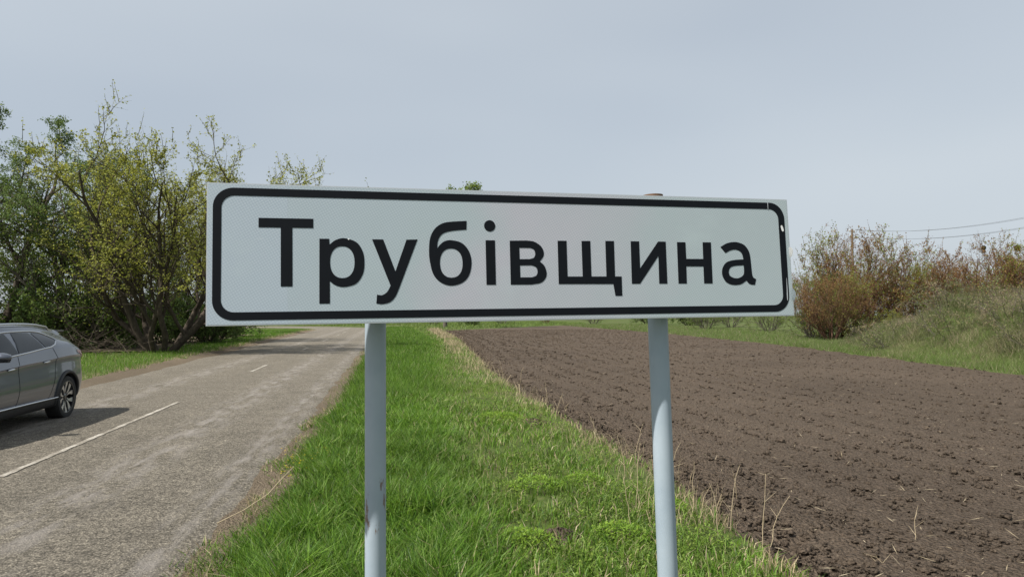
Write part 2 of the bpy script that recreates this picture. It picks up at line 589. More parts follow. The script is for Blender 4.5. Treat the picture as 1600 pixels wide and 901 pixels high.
def straw_bits(n):
    s = 4 + 30 * rng.random(n) ** 1.6
    d = field_left(s) + (np.minimum(field_right(s), s * 1.1 + 3) - field_left(s)) * rng.random(n)
    a = rng.random(n) * 6.283; ln = 0.02 + 0.06 * rng.random(n) ** 2
    b = np.stack([d, s, 0.012 + 0.02 * rng.random(n)], 1)
    ex = np.stack([np.cos(a), np.sin(a), 0.25 * rng.standard_normal(n)], 1) * ln[:, None]
    ey = np.stack([-np.sin(a), np.cos(a), 0.3 + 0 * a], 1) * 0.003
    V = np.stack([b - ex, b - ey, b + ex, b + ey], 1).reshape(-1, 3)
    t = rng.random((n, 1)); c = np.array([0.30, 0.24, 0.15]) * (1 - t) + np.array([0.50, 0.43, 0.30]) * t
    o = link('straw_bits', np_mesh('straw_bits', V, [np.arange(n)[:, None] * 4 + np.array([0, 1, 2, 3])], np.repeat(c, 4, 0)), M_dry)
    o.rotation_euler.z = YAW
    tag(o, 'pale bits of straw lying on the ploughed soil', 'straw', kind='stuff')
straw_bits(1300)

# ------------------------------------------------------------------ grass
def blade_mesh(name, base, h, w, lean, colr, head=None, simple=False):
    n = len(base)
    if head is None:
        head = rng.random(n) * 2 * math.pi
    ld = rng.random(n) * 2 * math.pi
    ex = np.stack([np.cos(head), np.sin(head), np.zeros(n)], 1)
    lx = np.stack([np.cos(ld), np.sin(ld), np.zeros(n)], 1)
    up = np.array([0, 0, 1.0])
    hw = (w / 2)[:, None] * ex
    tip = base + lx * (lean * h)[:, None] + up * (h * np.sqrt(np.clip(1 - (lean * 0.75) ** 2, 0.15, 1)))[:, None]
    if simple:
        V = np.stack([base - hw, base + hw, tip], 1)
        i = np.arange(n)[:, None] * 3
        F = [i + np.array([0, 1, 2])]
        C = np.repeat(colr[:, None, :], 3, 1)
    else:
        mid = base + lx * (lean * h * 0.28)[:, None] + up * (h * 0.56)[:, None]
        V = np.stack([base - hw, base + hw, mid + hw * 0.8, mid - hw * 0.8, tip], 1)
        i = np.arange(n)[:, None] * 5
        F = [i + np.array([0, 1, 2, 3]), i + np.array([3, 2, 4])]
        C = np.repeat(colr[:, None, :], 5, 1)
    return np_mesh(name, V.reshape(-1, 3), F, C.reshape(-1, 3))

def tint(n, a, b, jit=0.22):
    t = rng.random(n)[:, None]
    c = np.array(a) * (1 - t) + np.array(b) * t
    return np.clip(c * (1 + jit * rng.standard_normal((n, 1))), 0.004, 0.8)

G_LUSH = ((0.062, 0.150, 0.013), (0.145, 0.262, 0.030))
G_PALE = ((0.13, 0.21, 0.042), (0.23, 0.31, 0.085))
G_DRY = ((0.30, 0.24, 0.14), (0.46, 0.39, 0.25))
G_WEED = ((0.07, 0.15, 0.016), (0.15, 0.235, 0.03))

def grass_obj(name, label, me):
    o = link(name, me, M_grass)
    o.rotation_euler.z = YAW
    return tag(o, label, 'grass', kind='stuff')

def verge_zone(s, d):
    """0..1 lushness: long grass by the road, weeds and dry stems by the field"""
    e0 = 0.75 + 0.9 * (fbm(s * 0.5, d * 0.5, 71, 3) - 0.5) + 0.05 * np.clip(s - 8, 0, 40)
    return 1 - sstep(e0 - 0.35, e0 + 0.55, d)

def verge(n, s0, s1, pw, wmul, simple, name, label, hm=1.0):
    s = s0 + (s1 - s0) * rng.random(n) ** pw
    lo = d_right_edge(s) - 0.28 + 0.5 * (fbm(s * 0.9, s * 0, 41, 4) - 0.5)
    hi = field_left(s) + 0.1
    d = lo + (hi - lo) * rng.random(n)
    lush = verge_zone(s, d)
    clump = fbm(s * 3.2, d * 3.2, 73, 3)
    bare = fbm(s * 1.1, d * 1.1, 75, 3)
    # ragged thin rim at the asphalt and at the field
    keep = rng.random(n) < np.clip((d - lo) / 0.5, 0.3, 1) * (0.45 + 0.55 * lush) * np.where((lush < 0.4) & (bare > 0.56), 0.25, 1) * np.where(d > hi - 0.5, 0.55, 1)
    s, d, lush, clump, lo, hi = [a[keep] for a in (s, d, lush, clump, lo, hi)]
    m = len(s)
    h = (0.06 + 0.24 * lush * clump * 1.3 + 0.09 * rng.random(m)) * (0.55 + 0.45 * sstep(0, 0.7, d - lo)) * hm
    dist = np.sqrt(s * s + d * d)
    w = (0.0045 + 0.0025 * rng.random(m)) * np.maximum(1, dist / 8) * wmul
    lean = 0.25 + 0.75 * rng.random(m)
    c = tint(m, *G_LUSH)
    dk = rng.random(m) < 0.26
    c[dk] = tint(dk.sum(), (0.032, 0.085, 0.008), (0.065, 0.14, 0.016))
    pale = rng.random(m) < 0.14 + 0.14 * (1 - lush)
    c[pale] = tint(pale.sum(), *G_PALE)
    wd = (rng.random(m) < 0.45 * (1 - lush)) & ~pale
    c[wd] = tint(wd.sum(), *G_WEED)
    drp = 0.015 + 0.10 * (1 - lush) + 0.34 * sstep(0.6, 0.1, hi - d) + 0.5 * sstep(0.45, 0.0, d - lo)
    dr = rng.random(m) < drp
    c[dr] = tint(dr.sum(), *G_DRY)
    # yellower tone drifts
    tone = 0.8 + 0.45 * fbm(s * 0.7, d * 0.7, 77, 3)
    c = c * tone[:, None]
    base = np.stack([d, s, ground_z(s, d) - 0.01], 1)
    return grass_obj(name, label, blade_mesh(name, base, h, w, lean, c, simple=simple))

verge(125000, 3.2, 14, 1.5, 1.7, False, 'verge_grass', 'long green grass on the verge nearest the sign posts')
verge(90000, 14, 38, 1.3, 1.15, True, 'verge_grass', 'green grass strip of the verge running on beside the road')
verge(60000, 38, 95, 1.15, 1.2, True, 'verge_grass', 'far end of the green verge grass strip beyond the sign')

# weeds: small broad leaves in the mixed part of the verge
def weeds(n):
    s = 3.2 + 16 * rng.random(n) ** 1.5
    d = 0.1 + (field_left(s) - 0.1) * rng.random(n)
    lush = verge_zone(s, d)
    patch = fbm(s * 1.9, d * 1.9, 81, 3)
    k = (rng.random(n) < (1 - lush) * sstep(0.46, 0.66, patch) + 0.05) & (d < field_left(s) - 0.15)
    s, d, patch = s[k], d[k], patch[k]
    m = len(s)
    r = 0.006 + 0.009 * rng.random(m)
    a = rng.random(m) * 6.283; tl = 0.2 + 0.6 * rng.random(m)
    ex = np.stack([np.cos(a), np.sin(a), tl], 1) * r[:, None]
    ey = np.stack([-np.sin(a), np.cos(a), 0.3 * rng.standard_normal(m)], 1) * (r * 0.62)[:, None]
    b = np.stack([d, s, ground_z(s, d) + 0.015 + 0.10 * patch * rng.random(m)], 1)
    V = np.stack([b - ex, b - ey, b + ex, b + ey], 1).reshape(-1, 3)
    F = [np.arange(m)[:, None] * 4 + np.array([0, 1, 2, 3])]
    c = tint(m, (0.085, 0.155, 0.02), (0.19, 0.265, 0.045))
    o = link('low_weeds', np_mesh('low_weeds', V, F, np.repeat(c, 4, 0)), M_grass)
    o.rotation_euler.z = YAW
    tag(o, 'low broad-leaved weeds among the grass near the field edge', 'weeds', kind='stuff')
weeds(90000)

# left verge
def left_grass(n):
    s = 6 + 86 * rng.random(n) ** 1.25
    lo = d_left_edge(s) - 0.45 - 0.9 * (fbm(s * 0.9, s * 0, 47, 4) - 0.5)
    d = lo - 9.0 * rng.random(n) ** 1.4
    kk = ~((s > 37) & (s < 65) & (d < -12.0))
    s, lo, d = s[kk], lo[kk], d[kk]; n = len(s)
    h = (0.07 + 0.13 * rng.random(n)) * (0.6 + 0.8 * fbm(s * 1.2, d * 1.2, 83, 3))
    w = 0.007 * np.maximum(1, s / 12)
    c = tint(n, *G_LUSH)
    dr = rng.random(n) < 0.06 + 0.5 * sstep(0.5, 0, lo - d)
    c[dr] = tint(dr.sum(), *G_DRY)
    c *= (0.8 + 0.4 * fbm(s * 0.6, d * 0.6, 85, 3))[:, None]
    base = np.stack([d, s, ground_z(s, d) - 0.01], 1)
    grass_obj('roadside_grass', 'short green grass on the far side of the road below the trees', blade_mesh('roadside_grass', base, h, w, 0.2 + 0.5 * rng.random(n), c, simple=True))
left_grass(75000)

# strip and bank right of the field
def right_grass(n):
    s = -4 + 130 * rng.random(n) ** 1.2
    on = rng.random(n) < 0.45
    s = np.where(on, 8 + 32 * rng.random(n), s)
    a = field_right(s) - 0.1
    d = a + np.where(on, 9 * rng.random(n), 16 * rng.random(n) ** 1.3)
    bk = bank(s, d)
    tall = sstep(0.15, 0.7, bk)
    pat = fbm(s * 0.5, d * 0.5, 87, 3)
    h = (0.14 + 0.2 * rng.random(n)) * (0.7 + 0.6 * pat) + tall * (0.2 + 0.75 * rng.random(n)) * (0.25 + 1.1 * sstep(0.3, 0.7, pat))
    w = 0.010 * np.maximum(1, s / 26)
    c = tint(n, (0.085, 0.115, 0.034), (0.17, 0.19, 0.08))
    low = sstep(0.25, 0.0, bk) * (rng.random(n) < 0.7)
    lw = low > 0.5
    c[lw] = tint(lw.sum(), (0.085, 0.155, 0.028), (0.16, 0.235, 0.055))
    dr = rng.random(n) < 0.14 + tall * 0.5 * sstep(0.46, 0.6, fbm(s * 0.45, d * 0.45, 89, 3))
    c[dr] = tint(dr.sum(), (0.27, 0.215, 0.145), (0.40, 0.33, 0.235))
    base = np.stack([d, s, ground_z(s, d) - 0.02], 1)
    grass_obj('bank_grass', 'tangled green and straw-coloured grass on the bank right of the field', blade_mesh('bank_grass', base, h, w, 0.3 + 0.65 * rng.random(n), c, simple=True))
right_grass(210000)

def far_grass(n):
    s = 84 + 90 * rng.random(n)
    d = -70 + 110 * rng.random(n)
    k = (s > field_far(d) + 0.5) | (d < 5.5)
    k &= ~((d < 1.5) & (s < 121)) 
    s, d = s[k], d[k]; n = len(s)
    c = tint(n, (0.09, 0.16, 0.03), (0.18, 0.24, 0.06))
    base = np.stack([d, s, ground_z(s, d) - 0.02], 1)
    grass_obj('meadow_grass', 'pale green meadow beyond the far end of field and road', blade_mesh('meadow_grass', base, 0.25 + 0.3 * rng.random(n), 0.07 + 0.05 * rng.random(n), 0.4 + 0.5 * rng.random(n), c, simple=True))
far_grass(36000)

# dry rim of last year's stems along the field edge
def dry_rim(n):
    s = 3.5 + 80 * rng.random(n) ** 1.6
    e = field_left(s)
    d = e - 0.15 + 0.32 * rng.standard_normal(n) - 0.012 * s
    dens = fbm(s * 0.8, d * 0.8, 91, 3)
    k = (rng.random(n) < sstep(0.35, 0.6, dens))
    s, d = s[k], d[k]; n = len(s)
    h = 0.06 + 0.36 * rng.random(n) ** 2.6 + 0.003 * s
    w = 0.0032 * np.maximum(1, s / 8)
    lean = 0.3 + 0.9 * rng.random(n)
    base = np.stack([d, s, ground_z(s, d) - 0.02 + 0.06 * sstep(-0.1, 0.3, d - e[k])], 1)
    me = blade_mesh('dry_grass', base, h, w, lean, tint(n, *G_DRY))
    o = link('dry_grass', me, M_dry); o.rotation_euler.z = YAW
    tag(o, 'dry straw-coloured grass stems along the edge of the field', 'dry grass', kind='stuff')
dry_rim(8500)

# ------------------------------------------------------------------ tubes
def tube_data(pts, rad, k=5):
    """polyline tube -> verts, quads"""
    P = np.asarray(pts, float); n = len(P)
    t = np.gradient(P, axis=0)
    t /= np.linalg.norm(t, axis=1)[:, None] + 1e-9
    ref = np.array([0.31, 0.17, 0.93]) if abs(t[0][2]) < 0.9 else np.array([1.0, 0.1, 0.05])
    a = np.cross(t, ref); a /= np.linalg.norm(a, axis=1)[:, None] + 1e-9
    b = np.cross(t, a)
    ang = np.arange(k) * 2 * math.pi / k
    V = P[:, None, :] + np.asarray(rad)[:, None, None] * (a[:, None, :] * np.cos(ang)[None, :, None] + b[:, None, :] * np.sin(ang)[None, :, None])
    i = np.arange(n * k).reshape(n, k)
    j = np.roll(i, -1, axis=1)
    F = np.stack([i[:-1], j[:-1], j[1:], i[1:]], axis=-1).reshape(-1, 4)
    return V.reshape(-1, 3), F

def tubes_mesh(name, lines, smooth=True):
    """lines: list of (pts, radii, sides)"""
    VV, FF = [], []; off = 0
    for p, r, k in lines:
        v, f = tube_data(p, r, k)
        VV.append(v); FF.append(f + off); off += len(v)
    return np_mesh(name, np.concatenate(VV), [np.concatenate(FF)], smooth=smooth)

# ------------------------------------------------------------------ trees
def gen_tree(seed, H, stems=1, spread=0.35, levels=4, kids=(7, 7, 6), ratio=(0.6, 0.5, 0.45), r0=0.16, up=0.25, wob=0.18,
             leaf=0.06, nleaf=6, lcol=G_PALE, droop=0.0, angle=(35, 60), bare_top=0.0, first=0.25, flat=1.0, shoots=0):
    rg = random.Random(seed)
    lines = []; leaves = []
    def rv():
        return Vector((rg.gauss(0, 1), rg.gauss(0, 1), rg.gauss(0, 1)))
    def grow(pos, dr, ln, rad, lev):
        nseg = (7, 5, 4, 3, 2)[min(lev, 4)]
        pts = [pos.copy()]; rr = [rad]
        d = dr.normalized(); p = pos.copy()
        u = up if lev < levels - 1 else up * 0.6
        for k in range(nseg):
            d = (d + rv() * wob * 0.6 + Vector((0, 0, 1)) * u * 0.35 - Vector((0, 0, 1)) * droop * (0.15 + 0.35 * lev) * (k / nseg)).normalized()
            p = p + d * (ln / nseg)
            pts.append(p.copy()); rr.append(rad * (1 - 0.78 * (k + 1) / nseg) + 0.0015)
        sides = (8, 6, 4, 3, 3)[min(lev, 4)]
        lines.append(([tuple(q) for q in pts], rr, sides))
        last = lev >= levels - 1
        if last or lev == levels - 2:
            nl = nleaf if last else max(1, nleaf // 2)
            for k in range(nl):
                t = rg.uniform(0.15, 1.0) * nseg
                i = min(int(t), nseg - 1); q = pts[i].lerp(pts[i + 1], t - i)
                if bare_top and q.z < H * 0.22 and rg.random() < 0.75:
                    continue
                if bare_top and q.z > H * (1 - bare_top) and rg.random() < 0.55:
                    continue
                leaves.append(q + rv() * leaf * 0.7)
        if last:
            return
        nk = kids[min(lev, len(kids) - 1)]
        nk = max(2, int(nk * rg.uniform(0.75, 1.25)))
        for c in range(nk):
            t = (first + (1 - first) * (c + rg.random()) / nk) * nseg
            i = min(int(t), nseg - 1); q = pts[i].lerp(pts[i + 1], t - i)
            ax = (pts[i + 1] - pts[i]).normalized()
            side = rv(); side = (side - ax * side.dot(ax)).normalized()
            a = R(rg.uniform(*angle))
            nd = ax * math.cos(a) + side * math.sin(a)
            nd.z *= flat
            rt = ratio[min(lev, len(ratio) - 1)] * rg.uniform(0.7, 1.25) * (1.12 - 0.5 * t / nseg)
            grow(q, nd, ln * rt, max(0.004, rr[i] * 0.55), lev + 1)
        # leader tip
    for k in range(stems):
        a = k * 6.283 / stems + rg.uniform(-0.4, 0.4)
        sp = 0 if stems == 1 else spread * rg.uniform(0.6, 1.3)
        dr = Vector((math.cos(a) * sp, math.sin(a) * sp, 1))
        pos = Vector((math.cos(a) * 0.12, math.sin(a) * 0.12, -0.1)) * (0 if stems == 1 else min(3.0, stems / 3))
        pos.z = -0.15
        grow(pos, dr, H * rg.uniform(0.62, 0.8) * (1 if stems > 1 else 1.0), r0 * rg.uniform(0.8, 1.15), 0)
    if bare_top:                           # no limbs trailing on the ground
        lines = [l for l in lines if l[0][-1][2] > 1.1 or math.hypot(l[0][0][0], l[0][0][1]) < 0.8]
        leaves = [q for q in leaves if q.z > 1.1]
    if shoots:                             # straight water shoots standing up out of the crown
        zt = max(l[0][-1][2] for l in lines)
        tips = [l[0] for l in lines if l[0][-1][2] > zt * 0.55]
        for k in range(shoots):
            p = Vector(rg.choice(tips)[-2])
            d = Vector((rg.gauss(0, .22), rg.gauss(0, .22), 1)).normalized(); ln = rg.uniform(0.3, 1.0); pts = []
            for q in range(5):
                pts.append(tuple(p)); leaves.append(p + rv() * 0.03); leaves.append(p + d * ln * 0.12 + rv() * 0.03)
                p = p + d * ln / 4; d = (d + rv() * 0.07).normalized()
            lines.append((pts, [.011, .010, .008, .006, .003], 3))
    Z = max(max(q[2] for q in l[0]) for l in lines)
    f = H / Z
    lines = [([(x * f, y * f, z * f) for x, y, z in p], r, k) for p, r, k in lines]
    wood = tubes_mesh('branches', lines)
    L = np.array([tuple(q) for q in leaves]) * f
    g = np.random.default_rng(seed)
    n = len(L)
    sz = leaf * (0.6 + 0.8 * g.random(n))
    a = g.standard_normal((n, 3)); a /= np.linalg.norm(a, axis=1)[:, None]
    if droop: a[:, 2] -= 0.8; a /= np.linalg.norm(a, axis=1)[:, None]
    b = np.cross(a, g.standard_normal((n, 3))); b /= np.linalg.norm(b, axis=1)[:, None] + 1e-9
    ex = a * sz[:, None]; ey = b * (sz * (0.28 if droop else 0.5))[:, None]
    V = np.stack([L - ex * 0.2, L + ex * 0.35 - ey, L + ex, L + ex * 0.35 + ey], 1).reshape(-1, 3)
    F = [np.arange(n)[:, None] * 4 + np.array([0, 1, 2, 3])]
    t = g.random(n)[:, None]
    c = np.array(lcol[0]) * (1 - t) + np.array(lcol[1]) * t
    if len(lcol) > 2:                      # a second leaf colour in drifts over the crown
        dr = fbm(L[:, 0] * 0.45 + 50, L[:, 2] * 0.45 + L[:, 1] * 0.3 + 50, seed, 2)
        c = np.where((dr + 0.12 * g.standard_normal(n) > 0.62)[:, None], np.array(lcol[2]) * (0.8 + 0.4 * t), c)
    c = np.clip(c * (1 + 0.2 * g.standard_normal((n, 1))), 0.005, 0.8)
    crown = np_mesh('leaves', V, F, np.repeat(c, 4, 0))
    return wood, crown

B_dark = mat_bark('dark_bark', (0.035, 0.028, 0.022), (0.11, 0.09, 0.07))
B_grey = mat_bark('grey_bark', (0.07, 0.062, 0.052), (0.17, 0.15, 0.125))
B_red = mat_bark('reddish_twig_bark', (0.07, 0.037, 0.027), (0.18, 0.10, 0.07))

PROTO = {}
def proto(key, bark, **kw):
    w, c = gen_tree(**kw)
    w.materials.append(bark); c.materials.append(M_leaf)
    PROTO[key] = (w, c, kw['H'])
    print('proto', key, 'wood', len(w.polygons), 'leaves', len(c.polygons))

def plant(key, name, x, y, H, label, cat, group=None, rz=0.0, wide=1.0, z=None):
    w, c, h0 = PROTO[key]
    s, d = sd(x, y)
    if z is None: z = float(ground_z(s, d))
    e = empty(name, (x, y, z - 0.03), rz)
    f = H / h0
    e.scale = (f * wide, f * wide, f)
    link('trunk', w, None, e); link('crown', c, None, e)
    return tag(e, label, cat, group)

OLIVE = ((0.18, 0.215, 0.03), (0.33, 0.345, 0.07))
FRESH = ((0.10, 0.16, 0.025), (0.19, 0.25, 0.05))
DEEP = ((0.07, 0.125, 0.03), (0.15, 0.215, 0.055))
YELLOW = ((0.15, 0.18, 0.03), (0.27, 0.27, 0.055))
RUSSET = ((0.19, 0.095, 0.045), (0.26, 0.175, 0.06), (0.20, 0.235, 0.04))

proto('big', B_dark, seed=3, H=11.5, stems=8, spread=0.75, levels=4, kids=(10, 8, 7), ratio=(0.52, 0.5, 0.5), r0=0.14, up=0.36, wob=0.24, leaf=0.06, nleaf=10, lcol=OLIVE, angle=(25, 62), bare_top=0.22, first=0.14, shoots=260)
proto('willow', B_dark, seed=8, H=12.5, stems=2, spread=0.22, levels=4, kids=(13, 10, 7), ratio=(0.42, 0.5, 0.5), r0=0.22, up=0.2, wob=0.16, leaf=0.085, nleaf=24, lcol=DEEP, droop=0.6, angle=(30, 65), first=0.22)
proto('shrub', B_grey, seed=12, H=6.0, stems=11, spread=0.7, levels=4, kids=(8, 6, 4), ratio=(0.5, 0.5, 0.5), r0=0.055, up=0.3, wob=0.24, leaf=0.06, nleaf=7, lcol=FRESH, angle=(25, 65), first=0.08)
proto('under', B_dark, seed=15, H=3.2, stems=10, spread=0.8, levels=3, kids=(9, 8), ratio=(0.5, 0.45), r0=0.035, up=0.2, wob=0.25, leaf=0.09, nleaf=12, lcol=DEEP, angle=(30, 70), first=0.05)
proto('russet', B_red, seed=21, H=8.0, stems=13, spread=0.7, levels=4, kids=(9, 7, 5), ratio=(0.52, 0.52, 0.55), r0=0.06, up=0.33, wob=0.2, leaf=0.065, nleaf=5, shoots=160, lcol=RUSSET, angle=(22, 55), first=0.12)
proto('yellow', B_grey, seed=25, H=2.6, stems=9, spread=0.8, levels=3, kids=(8, 7), ratio=(0.5, 0.45), r0=0.03, up=0.25, wob=0.22, leaf=0.06, nleaf=8, lcol=YELLOW, angle=(25, 65), first=0.05)
proto('tall', B_grey, seed=31, H=18.0, stems=1, levels=4, kids=(16, 8, 6), ratio=(0.3, 0.5, 0.5), r0=0.3, up=0.3, wob=0.14, leaf=0.2, nleaf=7, lcol=FRESH, angle=(35, 65), first=0.2)
proto('bare', B_grey, seed=35, H=11.0, stems=2, spread=0.2, levels=4, kids=(9, 7, 6), ratio=(0.45, 0.5, 0.5), r0=0.17, up=0.3, wob=0.18, leaf=0.07, nleaf=1, lcol=RUSSET, angle=(25, 60), first=0.25)

LG = 'trees beside the road'
plant('big', 'roadside_tree', -17.0, 34.5, 12.2, 'many-stemmed spreading tree with sparse olive spring leaves behind the grey car', 'tree', rz=0.6, wide=1.18)
plant('willow', 'willow_tree', -26.2, 36.0, 13.6, 'drooping dark green tree at the far left edge of the picture', 'tree', rz=1.4)
plant('willow', 'willow_tree', -23.8, 39.5, 11.6, 'drooping green tree half hidden behind the yellow-green leafy tree', 'tree', rz=4.1)
plant('willow', 'willow_tree', -31.0, 33.0, 12.0, 'drooping green tree standing left of the frame beyond the car', 'tree', rz=2.2)
plant('shrub', 'leafy_tree', -22.0, 37.0, 8.6, 'dense yellow-green leafy tree between the drooping tree and the many-stemmed tree', 'tree', rz=1.0)
plant('big', 'roadside_tree', -20.0, 47.0, 12.0, 'sparse twiggy tree whose top shows just above the sign panel\'s left corner', 'tree', rz=3.6, wide=0.85)
plant('shrub', 'leafy_tree', -27.5, 44.0, 9.0, 'fresh green tree behind the drooping tree at the left edge', 'tree', rz=3.3)
plant('tall', 'background_tree', -37.0, 62.0, 14.5, 'taller green tree far behind the roadside trees, leftmost', 'tree', rz=0.4)
plant('tall', 'background_tree', -29.5, 66.0, 13.0, 'green tree far behind the many-stemmed tree', 'tree', rz=1.9)
for k, (x, y, h, lab) in enumerate([
        (-27.0, 36.0, 3.6, 'dark green bush at the foot of the drooping tree'),
        (-22.6, 35.8, 3.4, 'dark green bush just behind the rear of the grey car'),
        (-20.4, 37.4, 3.0, 'dark green bush left of the many-stemmed trunk'),
        (-19.2, 45.5, 3.0, 'dark green bush right of the many-stemmed trunk'),
        (-21.8, 44.0, 3.6, 'dark green bush behind the many-stemmed trunk'),
        (-22.5, 56.0, 3.4, 'dark bush whose foot shows under the sign\'s left corner'),
        (-26.8, 58.0, 3.8, 'dark bush farther back, left of the sign panel')]):
    plant('under', 'bush', x, y, h, lab, 'bush', 'bushes under the roadside trees', rz=k * 1.3)

plant('tall', 'tall_tree', -9.4, 100.0, 20.5, 'tall green tree whose tip peeks over the top of the sign', 'tree', rz=0.9)
for k, (x, y, h, key, lab) in enumerate([
        (-34, 128, 6.5, 'shrub', 'green bush beyond the bend of the road, leftmost'),
        (-25, 134, 7.0, 'shrub', 'green bush beyond the bend of the road'),
        (-14, 128, 5.0, 'shrub', 'small green tree beyond the far left corner of the field'),
        (-6.5, 118, 3.2, 'under', 'small dark bush in the meadow seen under the sign, left of the field'),
        (-2, 140, 6.5, 'shrub', 'green bush in the far hedge under the sign\'s middle'),
        (7, 146, 6.0, 'russet', 'brown bush in the far hedge beyond the field'),
        (16, 140, 6.5, 'shrub', 'green bush in the far hedge left of the right post'),
        (26, 134, 6.0, 'under', 'dark green bush in the far hedge right of the right post'),
        (27.5, 76, 4.6, 'shrub', 'green bush in the hedge just left of the brown thickets'),
        (24.0, 88, 5.0, 'shrub', 'green bush in the hedge farther back, left of the brown thickets'),
        (31, 122, 6.0, 'under', 'dark bush in the hedge seen under the sign\'s right end'),
        (32, 104, 6.0, 'shrub', 'green bush in the hedge under the sign\'s right corner')]):
    plant(key, 'hedge_bush', x, y, h, lab, 'bush', 'far hedge bushes', rz=k * 0.9)

plant('russet', 'russet_thicket', 27.2, 56.0, 9.6, 'largest reddish-brown twiggy thicket right of the sign panel', 'bush', rz=0.5, wide=0.95)
plant('russet', 'russet_thicket', 30.2, 53.5, 6.3, 'lower reddish-brown thicket in front of the largest one', 'bush', rz=1.8)
plant('russet', 'russet_thicket', 22.6, 50.5, 5.4, 'reddish-brown thicket half hidden by the right edge of the sign panel', 'bush', rz=3.4)
plant('shrub', 'green_bush', 22.9, 53.5, 5.6, 'yellow-green bush touching the right edge of the sign panel', 'bush', rz=0.2)
plant('shrub', 'green_bush', 31.6, 55.5, 6.9, 'bright green pointed bush between the brown thickets', 'bush', rz=2.0, wide=0.6)
plant('shrub', 'green_bush', 32.6, 51.5, 4.9, 'low green bush right of the bright pointed one', 'bush', rz=3.1)
plant('russet', 'russet_thicket', 33.2, 49.5, 7.9, 'broad brown thicket behind the grassy bank at the right edge', 'bush', rz=2.6, wide=1.1)
plant('russet', 'russet_thicket', 38.5, 49.0, 7.6, 'brown thicket cut off by the right edge of the picture', 'bush', rz=4.0, wide=1.1)
plant('russet', 'russet_thicket', 24.6, 54.0, 6.0, 'brown twiggy thicket beside the yellow-green bush at the sign\'s right edge', 'bush', rz=5.0)
plant('russet', 'russet_thicket', 36.0, 56.0, 6.6, 'brown thicket in the middle between the largest one and the right edge', 'bush', rz=5.6)
plant('shrub', 'green_bush', 29.5, 62.0, 7.0, 'green bush showing through behind the largest brown thicket', 'bush', rz=4.2)
plant('shrub', 'green_bush', 39.5, 58.0, 5.8, 'green bush behind the broad brown thicket at the right edge', 'bush', rz=5.2)
plant('bare', 'bare_tree', 51.0, 87.0, 9.2, 'grey leafless tree seen between the thickets, left one', 'tree', rz=0.0)
plant('bare', 'bare_tree', 56.5, 88.0, 9.4, 'grey leafless tree seen between the thickets, right one', 'tree', rz=1.4)
for k, (x, y, h, lab) in enumerate([
        (23.6, 54.0, 2.6, 'small yellow-leaved bush at the foot of the thickets, leftmost'),
        (26.0, 52.5, 2.4, 'small yellow-leaved bush in front of the largest brown thicket'),
        (28.6, 51.0, 2.2, 'small yellow-leaved bush beside the grassy bank'),
        (33.5, 54.0, 3.6, 'yellow-green bush above the grassy bank')]):
    plant('yellow', 'yellow_bush', x, y, h, lab, 'bush', 'yellow bushes at the foot of the thickets', rz=k * 1.7)

proto('scrub', B_grey, seed=41, H=1.4, stems=14, spread=1.1, levels=3, kids=(6, 5), ratio=(0.5, 0.5), r0=0.012, up=0.05, wob=0.3, leaf=0.05, nleaf=8, lcol=((0.10, 0.14, 0.035), (0.19, 0.225, 0.07), (0.26, 0.21, 0.12)), angle=(30, 75), first=0.05, droop=0.2)
for k, (x, y, h, lab) in enumerate([
        (17.9, 33.5, 1.3, 'low tangled scrub at the near left foot of the grassy bank'), (18.6, 30.0, 1.2, 'low tangled scrub on the bank slope, second from its left foot'),
        (20.4, 32.5, 1.5, 'low tangled scrub on top of the bank left of its middle'), (19.0, 27.0, 1.1, 'low tangled scrub on the middle of the bank slope'),
        (21.3, 29.2, 1.4, 'low tangled scrub on top of the bank near its middle'), (19.6, 24.8, 1.2, 'low tangled scrub on the bank slope near the right edge'),
        (22.0, 26.8, 1.3, 'low tangled scrub on top of the bank near the right edge'), (18.2, 24.6, 1.0, 'low scrub at the foot of the bank by the field, right edge')]):
    plant('scrub', 'bank_scrub', x, y, h, lab, 'scrub', 'low scrub on the bank', rz=k * 1.1, wide=1.2)

# tree with mistletoe
mt = plant('bare', 'mistletoe_tree', 66.0, 93.0, 13.2, 'far bare tree with dark round mistletoe clumps at the right edge', 'tree', rz=2.0)
def mistletoe(seed, r):
    g = np.random.default_rng(seed); n = 500
    v = g.standard_normal((n, 3)); v /= np.linalg.norm(v, axis=1)[:, None]
    L = v * (r * g.random(n) ** 0.4)[:, None]
    a = g.standard_normal((n, 3)) * 0.055; b = g.standard_normal((n, 3)) * 0.035
    V = np.stack([L - a, L - b, L + a, L + b], 1).reshape(-1, 3)
    c = np.array([0.045, 0.055, 0.02]) * (0.7 + 0.6 * g.random((n, 1)))
    me = np_mesh('mistletoe', V, [np.arange(n)[:, None] * 4 + np.array([0, 1, 2, 3])], np.repeat(c, 4, 0))
    me.materials.append(M_leaf); return me
mw = PROTO['bare'][0]
co = np.empty(len(mw.vertices) * 3, dtype=np.float32); mw.vertices.foreach_get('co', co); co = co.reshape(-1, 3)
hi_ = co[(co[:, 2] > 7.2) & (co[:, 2] < 9.8)]
mm = mistletoe(4, 0.27)
rgm = random.Random(12)
for k in range(11):
    o = link('mistletoe_clump', mm, None, mt)
    o.location = hi_[rgm.randrange(len(hi_))]
    q = rgm.uniform(0.55, 1.1); o.scale = (q, q, q * rgm.uniform(0.8, 1.1)); o.rotation_euler = (rgm.random() * 3, rgm.random() * 3, 0)

